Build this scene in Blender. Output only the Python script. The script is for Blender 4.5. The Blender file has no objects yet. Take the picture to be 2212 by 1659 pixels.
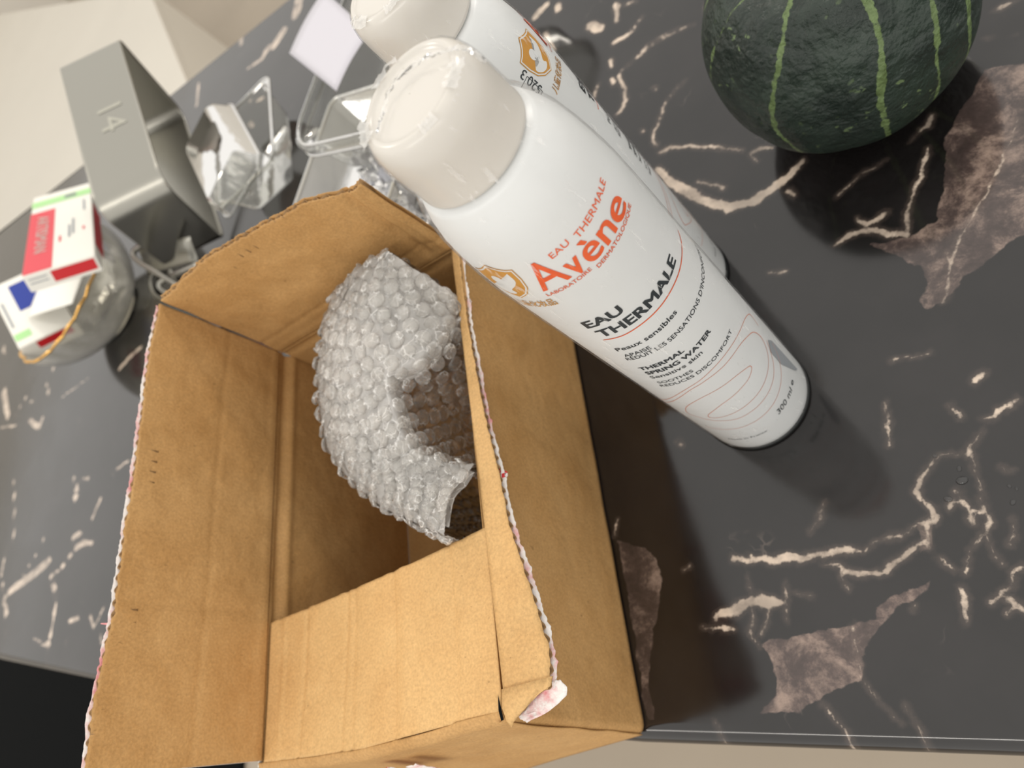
import bpy, bmesh, math, random
import numpy as np
from mathutils import Vector, Matrix, noise
random.seed(7)
R_ = math.radians
S = bpy.context.scene
COL = S.collection

# ---------------------------------------------------------------- camera, world, lights, exposure
CX = Vector((0.79700, -0.11490, -0.59300))     # camera right, in the world
CD = Vector((-0.36050, -0.87820, -0.31440))    # camera down
CF = Vector((-0.48460, 0.46430, -0.74130))     # camera forward
CX.normalize(); CF = (CF - CX * CF.dot(CX)).normalized(); CD = CF.cross(CX)
CAMH = 0.33
cam_d = bpy.data.cameras.new('camera')
cam = bpy.data.objects.new('camera', cam_d); COL.objects.link(cam)
m = Matrix((CX, -CD, -CF)).transposed().to_4x4(); m.translation = Vector((0, 0, CAMH))
cam.matrix_world = m
cam_d.sensor_width = 36.0
cam_d.lens = 1534.0 / 2212 * 36
cam_d.clip_start = 0.01; cam_d.clip_end = 60
cam_d.dof.use_dof = True
cam_d.dof.focus_distance = 0.235
cam_d.dof.aperture_fstop = 12.0
S.camera = cam

w = bpy.data.worlds.new('room_light'); S.world = w; w.use_nodes = True
bg = w.node_tree.nodes['Background']; bg.inputs[0].default_value = (1.0, 0.965, 0.91, 1); bg.inputs[1].default_value = 1.17
S.view_settings.view_transform = 'Standard'; S.view_settings.look = 'None'
S.view_settings.gamma = 1.0; S.view_settings.use_curve_mapping = False
S.view_settings.exposure = 0.0
S.cycles.transparent_max_bounces = 24
S.cycles.max_bounces = 10

def area(name, loc, target, size, power, color=(1, 0.93, 0.84)):
    ld = bpy.data.lights.new(name, 'AREA'); ld.shape = 'DISK'; ld.size = size; ld.energy = power; ld.color = color
    o = bpy.data.objects.new(name, ld); COL.objects.link(o); o.location = loc
    o.rotation_euler = (Vector(target) - Vector(loc)).to_track_quat('-Z', 'Y').to_euler()
    return o
area('ceiling_lamp', (0.75, 1.60, 1.35), (-0.1, 0.15, 0), 0.22, 8.5)
area('ceiling_lamp', (-1.5, 0.9, 1.55), (-0.3, 0.2, 0), 0.35, 6)
strip = area('ceiling_strip_lamp', (-0.35, -1.15, 1.45), (-0.2, 0.1, 0), 0.3, 9, (1, .95, .88))
strip.data.shape = 'RECTANGLE'; strip.data.size = 2.4; strip.data.size_y = 0.07

def at(px, py, z=0.0):
    """point of the horizontal plane at height z that shows at this place of the photograph"""
    d = CX * (px - 1106.0) + CD * (py - 829.5) + CF * 1534.0
    return Vector((0, 0, CAMH)) + d * ((z - CAMH) / d.z)

# ---------------------------------------------------------------- materials
def new_mat(name):
    mt = bpy.data.materials.new(name); mt.use_nodes = True
    nt = mt.node_tree
    for n in list(nt.nodes): nt.nodes.remove(n)
    out = nt.nodes.new('ShaderNodeOutputMaterial')
    return mt, nt, out
def lin(c):
    f = lambda v: v / 12.92 if v <= 0.04045 else ((v + 0.055) / 1.055) ** 2.4
    return tuple(f(v / 255.0) for v in c) + (1.0,)
def N(nt, kind, **kw):
    n = nt.nodes.new(kind)
    for k, v in kw.items():
        if k in n.inputs: n.inputs[k].default_value = v
        else: setattr(n, k, v)
    return n
def L(nt, a, b): nt.links.new(a, b)
def simple(name, rgb, rough=0.5, metal=0.0, spec=0.5, bump=None, mottling=None, coat=0.0, sss=0.0):
    mt, nt, out = new_mat(name)
    p = N(nt, 'ShaderNodeBsdfPrincipled'); L(nt, p.outputs[0], out.inputs[0])
    c = lin(rgb)
    p.inputs['Base Color'].default_value = c; p.inputs['Roughness'].default_value = rough
    p.inputs['Metallic'].default_value = metal; p.inputs['Specular IOR Level'].default_value = spec
    p.inputs['Coat Weight'].default_value = coat
    if sss: p.inputs['Subsurface Weight'].default_value = sss; p.inputs['Subsurface Radius'].default_value = (.004, .004, .003)
    tc = N(nt, 'ShaderNodeTexCoord')
    if mottling:
        sc, amt = mottling
        nz = N(nt, 'ShaderNodeTexNoise', Scale=sc, Detail=4.0); L(nt, tc.outputs['Object'], nz.inputs['Vector'])
        mr = N(nt, 'ShaderNodeMapRange'); mr.inputs['From Min'].default_value = .3; mr.inputs['From Max'].default_value = .7
        mr.inputs['To Min'].default_value = 1 - amt; mr.inputs['To Max'].default_value = 1 + amt
        L(nt, nz.outputs[0], mr.inputs[0])
        hs = N(nt, 'ShaderNodeHueSaturation'); hs.inputs['Color'].default_value = c
        L(nt, mr.outputs[0], hs.inputs['Value']); L(nt, hs.outputs[0], p.inputs['Base Color'])
    if bump:
        sc, st, dist = bump
        nz = N(nt, 'ShaderNodeTexNoise', Scale=sc, Detail=5.0); L(nt, tc.outputs['Object'], nz.inputs['Vector'])
        b = N(nt, 'ShaderNodeBump', Strength=st, Distance=dist); L(nt, nz.outputs[0], b.inputs['Height']); L(nt, b.outputs[0], p.inputs['Normal'])
    return mt

def kraft(name, rgb, dark):
    """brown paper liner: mottled, short fibres, faint ribs"""
    mt, nt, out = new_mat(name)
    p = N(nt, 'ShaderNodeBsdfPrincipled', Roughness=0.62); p.inputs['Specular IOR Level'].default_value = 0.22
    L(nt, p.outputs[0], out.inputs[0])
    tc = N(nt, 'ShaderNodeTexCoord')
    n1 = N(nt, 'ShaderNodeTexNoise', Scale=30.0, Detail=6.0, Roughness=.65); L(nt, tc.outputs['Object'], n1.inputs['Vector'])
    n2 = N(nt, 'ShaderNodeTexNoise', Scale=900.0, Detail=3.0); L(nt, tc.outputs['Object'], n2.inputs['Vector'])
    mx = N(nt, 'ShaderNodeMix', data_type='RGBA')
    mr = N(nt, 'ShaderNodeMapRange'); mr.inputs['From Min'].default_value = .3; mr.inputs['From Max'].default_value = .72
    L(nt, n1.outputs[0], mr.inputs[0]); L(nt, mr.outputs[0], mx.inputs[0])
    mx.inputs[6].default_value = lin(rgb); mx.inputs[7].default_value = lin(dark)
    hs = N(nt, 'ShaderNodeHueSaturation')
    m2 = N(nt, 'ShaderNodeMapRange'); m2.inputs['From Min'].default_value = .25; m2.inputs['From Max'].default_value = .75
    m2.inputs['To Min'].default_value = .84; m2.inputs['To Max'].default_value = 1.14
    L(nt, n2.outputs[0], m2.inputs[0]); L(nt, mx.outputs[2], hs.inputs['Color']); L(nt, m2.outputs[0], hs.inputs['Value'])
    # rare dark fibres
    mp = N(nt, 'ShaderNodeMapping'); mp.inputs['Scale'].default_value = (2200, 2200, 700); L(nt, tc.outputs['Object'], mp.inputs[0])
    vo = N(nt, 'ShaderNodeTexNoise', Scale=.35, Detail=0.0); L(nt, mp.outputs[0], vo.inputs['Vector'])
    gt = N(nt, 'ShaderNodeMapRange'); gt.inputs['From Min'].default_value = .84; gt.inputs['From Max'].default_value = .87
    gt.inputs['To Min'].default_value = 0; gt.inputs['To Max'].default_value = .3; L(nt, vo.outputs[0], gt.inputs[0])
    m3 = N(nt, 'ShaderNodeMix', data_type='RGBA'); L(nt, gt.outputs[0], m3.inputs[0]); L(nt, hs.outputs[0], m3.inputs[6])
    m3.inputs[7].default_value = lin((70, 50, 30))
    L(nt, m3.outputs[2], p.inputs['Base Color'])
    b = N(nt, 'ShaderNodeBump', Strength=.35, Distance=.0006); L(nt, n2.outputs[0], b.inputs['Height'])
    n4 = N(nt, 'ShaderNodeTexNoise', Scale=60.0, Detail=3.0); L(nt, tc.outputs['Object'], n4.inputs['Vector'])
    b2 = N(nt, 'ShaderNodeBump', Strength=.4, Distance=.004); L(nt, n4.outputs[0], b2.inputs['Height']); L(nt, b.outputs[0], b2.inputs['Normal'])
    L(nt, b2.outputs[0], p.inputs['Normal'])
    return mt

def clear(name, tint=(235, 235, 232), haze=0.12, gloss_rough=0.06, bump=None, ior=1.45, glint_flecks=None, edge=0.35, crease=None, fscale=1.0):
    """thin clear plastic or glass wall: see-through, reflecting, a little haze"""
    mt, nt, out = new_mat(name)
    tr = N(nt, 'ShaderNodeBsdfTransparent'); tr.inputs[0].default_value = lin(tint)
    gl = N(nt, 'ShaderNodeBsdfGlossy'); gl.inputs['Roughness'].default_value = gloss_rough
    df = N(nt, 'ShaderNodeBsdfDiffuse'); df.inputs[0].default_value = (.98, .975, .96, 1)
    tl = N(nt, 'ShaderNodeBsdfTranslucent'); tl.inputs[0].default_value = (.93, .93, .92, 1)
    dm = N(nt, 'ShaderNodeMixShader'); dm.inputs[0].default_value = .28; L(nt, df.outputs[0], dm.inputs[1]); L(nt, tl.outputs[0], dm.inputs[2])
    fr = N(nt, 'ShaderNodeFresnel', IOR=ior)
    lw = N(nt, 'ShaderNodeLayerWeight', Blend=.35)
    tc = N(nt, 'ShaderNodeTexCoord')
    if bump:
        sc, st, dist = bump
        nz = N(nt, 'ShaderNodeTexNoise', Scale=sc, Detail=4.0); L(nt, tc.outputs['Object'], nz.inputs['Vector'])
        b = N(nt, 'ShaderNodeBump', Strength=st, Distance=dist); L(nt, nz.outputs[0], b.inputs['Height'])
        for q in (gl, fr, df, lw): L(nt, b.outputs[0], q.inputs['Normal'])
    hz = N(nt, 'ShaderNodeMath', operation='MULTIPLY_ADD'); L(nt, lw.outputs['Facing'], hz.inputs[0]); hz.inputs[1].default_value = edge; hz.inputs[2].default_value = haze
    last = hz.outputs[0]
    if glint_flecks:  # specular glints of the film painted as white specks
        mp = N(nt, 'ShaderNodeMapping'); mp.inputs['Scale'].default_value = glint_flecks[0]; L(nt, tc.outputs['Object'], mp.inputs[0])
        fn = N(nt, 'ShaderNodeTexNoise', Scale=1.0, Detail=5.0, Roughness=.7); L(nt, mp.outputs[0], fn.inputs['Vector'])
        fm = N(nt, 'ShaderNodeMapRange'); fm.inputs['From Min'].default_value = glint_flecks[1]; fm.inputs['From Max'].default_value = glint_flecks[1] + .05
        fm.inputs['To Max'].default_value = glint_flecks[2]; L(nt, fn.outputs[0], fm.inputs[0])
        ad = N(nt, 'ShaderNodeMath', operation='ADD', use_clamp=True); L(nt, last, ad.inputs[0]); L(nt, fm.outputs[0], ad.inputs[1]); last = ad.outputs[0]
    if crease:      # wrinkle whitening, and glints painted as white lines: (scale, line width, amount)
        cn = N(nt, 'ShaderNodeTexNoise', Scale=crease[0] * .5, Detail=3.0); L(nt, tc.outputs['Object'], cn.inputs['Vector'])
        cv = N(nt, 'ShaderNodeVectorMath', operation='MULTIPLY_ADD'); L(nt, cn.outputs[1], cv.inputs[0]); cv.inputs[1].default_value = (1.6 / crease[0],) * 3; L(nt, tc.outputs['Object'], cv.inputs[2])
        vo = N(nt, 'ShaderNodeTexVoronoi', feature='DISTANCE_TO_EDGE', Scale=float(crease[0])); L(nt, cv.outputs[0], vo.inputs['Vector'])
        cm = N(nt, 'ShaderNodeMapRange'); cm.inputs['From Min'].default_value = 0; cm.inputs['From Max'].default_value = crease[1]
        cm.inputs['To Min'].default_value = crease[2]; cm.inputs['To Max'].default_value = 0; L(nt, vo.outputs['Distance'], cm.inputs[0])
        fm2 = N(nt, 'ShaderNodeMapRange'); fm2.inputs['From Min'].default_value = .45; fm2.inputs['From Max'].default_value = .6; L(nt, cn.outputs[0], fm2.inputs[0])
        mu = N(nt, 'ShaderNodeMath', operation='MULTIPLY'); L(nt, cm.outputs[0], mu.inputs[0]); L(nt, fm2.outputs[0], mu.inputs[1])
        ad = N(nt, 'ShaderNodeMath', operation='ADD', use_clamp=True); L(nt, last, ad.inputs[0]); L(nt, mu.outputs[0], ad.inputs[1]); last = ad.outputs[0]
    m1 = N(nt, 'ShaderNodeMixShader'); L(nt, last, m1.inputs[0]); L(nt, tr.outputs[0], m1.inputs[1]); L(nt, dm.outputs[0], m1.inputs[2])
    m2 = N(nt, 'ShaderNodeMixShader'); fs_ = N(nt, 'ShaderNodeMath', operation='MULTIPLY'); fs_.inputs[1].default_value = fscale; L(nt, fr.outputs[0], fs_.inputs[0]); L(nt, fs_.outputs[0], m2.inputs[0]); L(nt, m1.outputs[0], m2.inputs[1]); L(nt, gl.outputs[0], m2.inputs[2])
    L(nt, m2.outputs[0], out.inputs[0])
    return mt

M = {}
M['kraft'] = kraft('kraft_liner', (194, 154, 102), (178, 136, 84))
M['kraft_lit'] = kraft('kraft_liner_lit', (212, 174, 120), (200, 158, 104))  # light on the upturned flaps put into a paler liner colour
M['flute'] = kraft('flute_paper', (168, 136, 96), (140, 110, 76))
M['can'] = simple('white_lacquer', (217, 219, 219), .34, spec=.45, mottling=(40, .02))
M['cap'] = simple('white_cap_plastic', (207, 203, 196), .22, spec=.5, sss=.15)
M['orange'] = simple('orange_ink', (226, 98, 52), .45)
M['thin_orange'] = simple('pale_orange_ink', (214, 140, 116), .45)
M['ink'] = simple('charcoal_ink', (46, 52, 56), .45)
M['gold'] = simple('gold_ink', (196, 142, 62), .42, spec=.5)
M['gold_pale'] = simple('pale_gold_ink', (216, 188, 150), .42)
M['crimp_shade'] = simple('base_crimp_and_gap_shade', (14, 18, 18), .4)
M['film'] = clear('shrink_film', (255, 255, 255), .0, .14, bump=(160, .35, .0012), glint_flecks=((260, 260, 60), .61, .32), edge=.02, ior=1.16, fscale=.4)
M['film_torn'] = clear('crumpled_shrink_film', (255, 255, 255), .30, .14, bump=(500, .6, .0012), edge=.3, ior=1.2)
M['bubble'] = clear('bubble_film', (254, 253, 251), .02, .07, bump=(420, .8, .0014), edge=.40, ior=1.45, crease=(330, .07, .5))
M['bubble_sheet'] = clear('bubble_backing_film', (254, 253, 251), .02, .10, bump=(200, .8, .003), edge=.14, ior=1.40, crease=(120, .04, .35))
M['bubble_cuff'] = clear('bubble_film_folded_over', (255, 254, 252), .12, .06, bump=(300, .8, .0014), edge=.45, ior=1.38, crease=(360, .09, .8))
M['cuff_sheet'] = clear('backing_film_folded_over', (254, 253, 251), .40, .10, bump=(200, .7, .003), edge=.2, ior=1.3, crease=(150, .05, .6))
M['clear'] = clear('clear_pet', (236, 236, 232), .04, .06, bump=(30, .3, .004), edge=.26, ior=1.28)
M['milky'] = clear('milky_plastic', (238, 232, 212), .5, .15, bump=(40, .3, .003), edge=.3)
M['bag'] = clear('crinkled_bag_film', (225, 226, 232), .16, .08, bump=(90, 1.0, .01), edge=.5)
M['glass'] = clear('bowl_glass', (232, 230, 222), .10, .04, bump=(60, .5, .004), edge=.5)
M['gilt'] = simple('gilt_rim', (226, 176, 96), .25, metal=.9)
M['steel'] = simple('brushed_steel', (164, 162, 154), .30, metal=1.0, bump=(260, .12, .0006))
M['steel_dark'] = simple('etched_number', (186, 184, 172), .42, metal=.9)
M['paper'] = simple('white_card', (240, 238, 230), .5, spec=.3)
M['paper_torn'] = simple('torn_white_paper', (236, 228, 224), .7, spec=.2, bump=(900, .5, .001))
M['stained'] = simple('white_paper_with_pink_stains', (238, 232, 228), .7, spec=.2, bump=(900, .5, .001))
_nt = M['stained'].node_tree; _p = [n for n in _nt.nodes if n.type == 'BSDF_PRINCIPLED'][0]
_tc = N(_nt, 'ShaderNodeTexCoord'); _nn = N(_nt, 'ShaderNodeTexNoise', Scale=42.0, Detail=5.0, Roughness=.7); L(_nt, _tc.outputs['Object'], _nn.inputs['Vector'])
_mr = N(_nt, 'ShaderNodeMapRange'); _mr.inputs['From Min'].default_value = .50; _mr.inputs['From Max'].default_value = .64; L(_nt, _nn.outputs[0], _mr.inputs[0])
_mx = N(_nt, 'ShaderNodeMix', data_type='RGBA'); L(_nt, _mr.outputs[0], _mx.inputs[0]); _mx.inputs[6].default_value = lin((238, 232, 228)); _mx.inputs[7].default_value = lin((224, 150, 152)); L(_nt, _mx.outputs[2], _p.inputs['Base Color'])
M['pink'] = simple('pink_stained_paper', (222, 150, 152), .7, spec=.2, mottling=(500, .25))
M['red'] = simple('red_print', (206, 26, 36), .45)
M['rose'] = simple('rose_red_print', (222, 66, 80), .45)
M['green'] = simple('mint_print', (176, 226, 156), .5)
M['blue'] = simple('blue_print', (24, 52, 150), .45)
M['greyink'] = simple('grey_print', (150, 155, 160), .5)
M['lilac'] = simple('white_label_sheet', (198, 196, 204), .5)
M['beige_floor'] = simple('beige_floor_tile', (168, 156, 140), .35, mottling=(3, .05))
M['wall_white'] = simple('warm_white_panel', (214, 208, 196), .5, mottling=(2, .02))
M['wall_paint'] = simple('off_white_wall_paint', (236, 232, 224), .7)
M['taupe'] = simple('taupe_paint', (172, 158, 140), .7, mottling=(2, .03))
M['beige_cab'] = simple('beige_laminate', (196, 186, 168), .4)
M['black'] = simple('black_fabric_and_shade', (12, 14, 15), .9, spec=.1)

# ---------------------------------------------------------------- helpers
def tag(o, label=None, cat=None, group=None, kind=None):
    if label: o['label'] = label
    if cat: o['category'] = cat
    if group: o['group'] = group
    if kind: o['kind'] = kind
    return o
def empty(name, loc=(0, 0, 0), rz=0.0):
    o = bpy.data.objects.new(name, None); COL.objects.link(o); o.location = loc; o.rotation_euler = (0, 0, rz)
    o.empty_display_size = .02
    return o
def link_mesh(name, me, mat, parent=None, smooth=True):
    o = bpy.data.objects.new(name, me); COL.objects.link(o)
    if mat is not None and not me.materials: me.materials.append(mat)
    if smooth and len(me.polygons): me.polygons.foreach_set('use_smooth', [True] * len(me.polygons))
    if parent: o.parent = parent
    return o
def pydata(name, vs, fs, mat, parent=None, smooth=True):
    me = bpy.data.meshes.new(name); me.from_pydata([tuple(v) for v in vs], [], fs); me.update()
    return link_mesh(name, me, mat, parent, smooth)
def grid_mesh(name, fn, nu, nv, mat, parent=None, closed_u=False, smooth=True, thick=0):
    vs = [fn(i / nu, j / nv) for i in range(nu + (0 if closed_u else 1)) for j in range(nv + 1)]
    fs = []
    for i in range(nu):
        i2 = (i + 1) % nu if closed_u else i + 1
        for j in range(nv):
            fs.append((i * (nv + 1) + j, i2 * (nv + 1) + j, i2 * (nv + 1) + j + 1, i * (nv + 1) + j + 1))
    o = pydata(name, vs, fs, mat, parent, smooth)
    if thick:
        sm = o.modifiers.new('thickness', 'SOLIDIFY'); sm.thickness = thick; sm.offset = 0
    return o
def lathe(name, prof, mat, parent=None, seg=96, fn=None):
    """prof: (r, z) from bottom to top"""
    vs, fs = [], []; n = len(prof)
    for i in range(seg):
        a = 2 * math.pi * i / seg
        for r, z in prof:
            v = Vector((r * math.cos(a), r * math.sin(a), z))
            if fn: v = fn(v, a)
            vs.append(v)
    for i in range(seg):
        k = (i + 1) % seg
        for j in range(n - 1): fs.append((i * n + j, k * n + j, k * n + j + 1, i * n + j + 1))
    if prof[0][0] > 1e-4: fs.append(tuple(i * n for i in range(seg))[::-1])
    if prof[-1][0] > 1e-4: fs.append(tuple(i * n + n - 1 for i in range(seg)))
    return pydata(name, vs, fs, mat, parent)
def tube(name, pts, r, mat, parent=None, seg=10, closed=False, flat=None):
    pts = [Vector(p) for p in pts]; vs, fs = [], []; n = len(pts)
    prev = None
    for i, p in enumerate(pts):
        a = pts[(i - 1) % n] if (closed or i > 0) else p
        b = pts[(i + 1) % n] if (closed or i < n - 1) else p
        t = (b - a).normalized()
        up = Vector((0, 0, 1)) if prev is None else prev
        s = t.cross(up)
        if s.length < 1e-3: s = t.cross(Vector((1, 0, 0)))
        s.normalize(); u = s.cross(t).normalized(); prev = u
        for k in range(seg):
            q = 2 * math.pi * k / seg
            rr = r[i] if isinstance(r, (list, tuple)) else r
            vs.append(p + s * math.cos(q) * rr + u * math.sin(q) * rr * (flat or 1))
    for i in range(n if closed else n - 1):
        k2 = (i + 1) % n
        for k in range(seg):
            fs.append((i * seg + k, i * seg + (k + 1) % seg, k2 * seg + (k + 1) % seg, k2 * seg + k))
    if not closed: fs.append(tuple(range(seg))[::-1]); fs.append(tuple((n - 1) * seg + k for k in range(seg)))
    return pydata(name, vs, fs, mat, parent)
def smooth_path(pts, n):
    """Catmull-Rom through the points, n samples"""
    pts = [Vector(p) for p in pts]
    P = [pts[0] * 2 - pts[1]] + pts + [pts[-1] * 2 - pts[-2]]
    out = []
    for i in range(n):
        t = i / (n - 1) * (len(pts) - 1); k = min(int(t), len(pts) - 2); f = t - k
        a, b, c, d = P[k], P[k + 1], P[k + 2], P[k + 3]
        out.append(.5 * ((2 * b) + (c - a) * f + (2 * a - 5 * b + 4 * c - d) * f * f + (3 * b - a - 3 * c + d) * f ** 3))
    return out
def interp(xs, ys, x):
    return float(np.interp(x, xs, ys))
def nz(x, y=0.0, z=0.0): return noise.noise(Vector((x, y, z)))
def slab(name, poly, z0, z1, mat, parent=None, bevel=0.0):
    bm = bmesh.new()
    vs = [bm.verts.new((p[0], p[1], z0)) for p in poly]
    f = bm.faces.new(vs); bm.normal_update()
    if f.normal.z > 0: f.normal_flip()
    ex = bmesh.ops.extrude_face_region(bm, geom=[f])
    for g in ex['geom']:
        if isinstance(g, bmesh.types.BMVert): g.co.z = z1
    bmesh.ops.recalc_face_normals(bm, faces=bm.faces)
    if bevel: bmesh.ops.bevel(bm, geom=list(bm.edges), offset=bevel, segments=3, affect='EDGES', profile=.5)
    me = bpy.data.meshes.new(name); bm.to_mesh(me); bm.free()
    return link_mesh(name, me, mat, parent, smooth=False)

# ---------------------------------------------------------------- the room
FLOORZ = -0.9
tag(slab('floor', [(-7, -3), (3, -3), (3, 7), (-7, 7)], FLOORZ - .05, FLOORZ, M['beige_floor']), kind='structure')
tag(slab('wall_back', [(-7, 6.2), (3, 6.2), (3, 6.3), (-7, 6.3)], FLOORZ, 1.9, M['wall_paint']), kind='structure')
tag(slab('wall_left', [(-6.6, -3), (-6.5, -3), (-6.5, 6.2), (-6.6, 6.2)], FLOORZ, 1.9, M['wall_paint']), kind='structure')
ZC = -0.45
cpoly = [at(578, 602, ZC), at(320, -25, ZC), at(60, -25, ZC) + Vector((-.6, .3, 0)), at(-260, 483, ZC)]
cpoly = [(p.x, p.y) for p in cpoly]
cab = empty('low_cabinet', (cpoly[0][0], cpoly[0][1], FLOORZ))
def local(poly, o): return [(x - o.location.x, y - o.location.y) for x, y in poly]
slab('cabinet_body', local(cpoly, cab), 0, ZC - .03 - FLOORZ, M['wall_white'], cab)
slab('cabinet_top', local(cpoly, cab), ZC - .03 - FLOORZ, ZC - FLOORZ, M['wall_white'], cab, bevel=.004)
tag(cab, 'plain warm white low cabinet on the floor beyond the counter', 'cabinet')
mat_o = slab('floor_mat', [(-5.2, -1.4), (-1.75, -1.4), (-1.75, 1.0), (-5.2, 1.0)], FLOORZ, FLOORZ + .012, M['black'])
tag(mat_o, 'black mat on the floor below the far end of the counter', 'mat')

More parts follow.
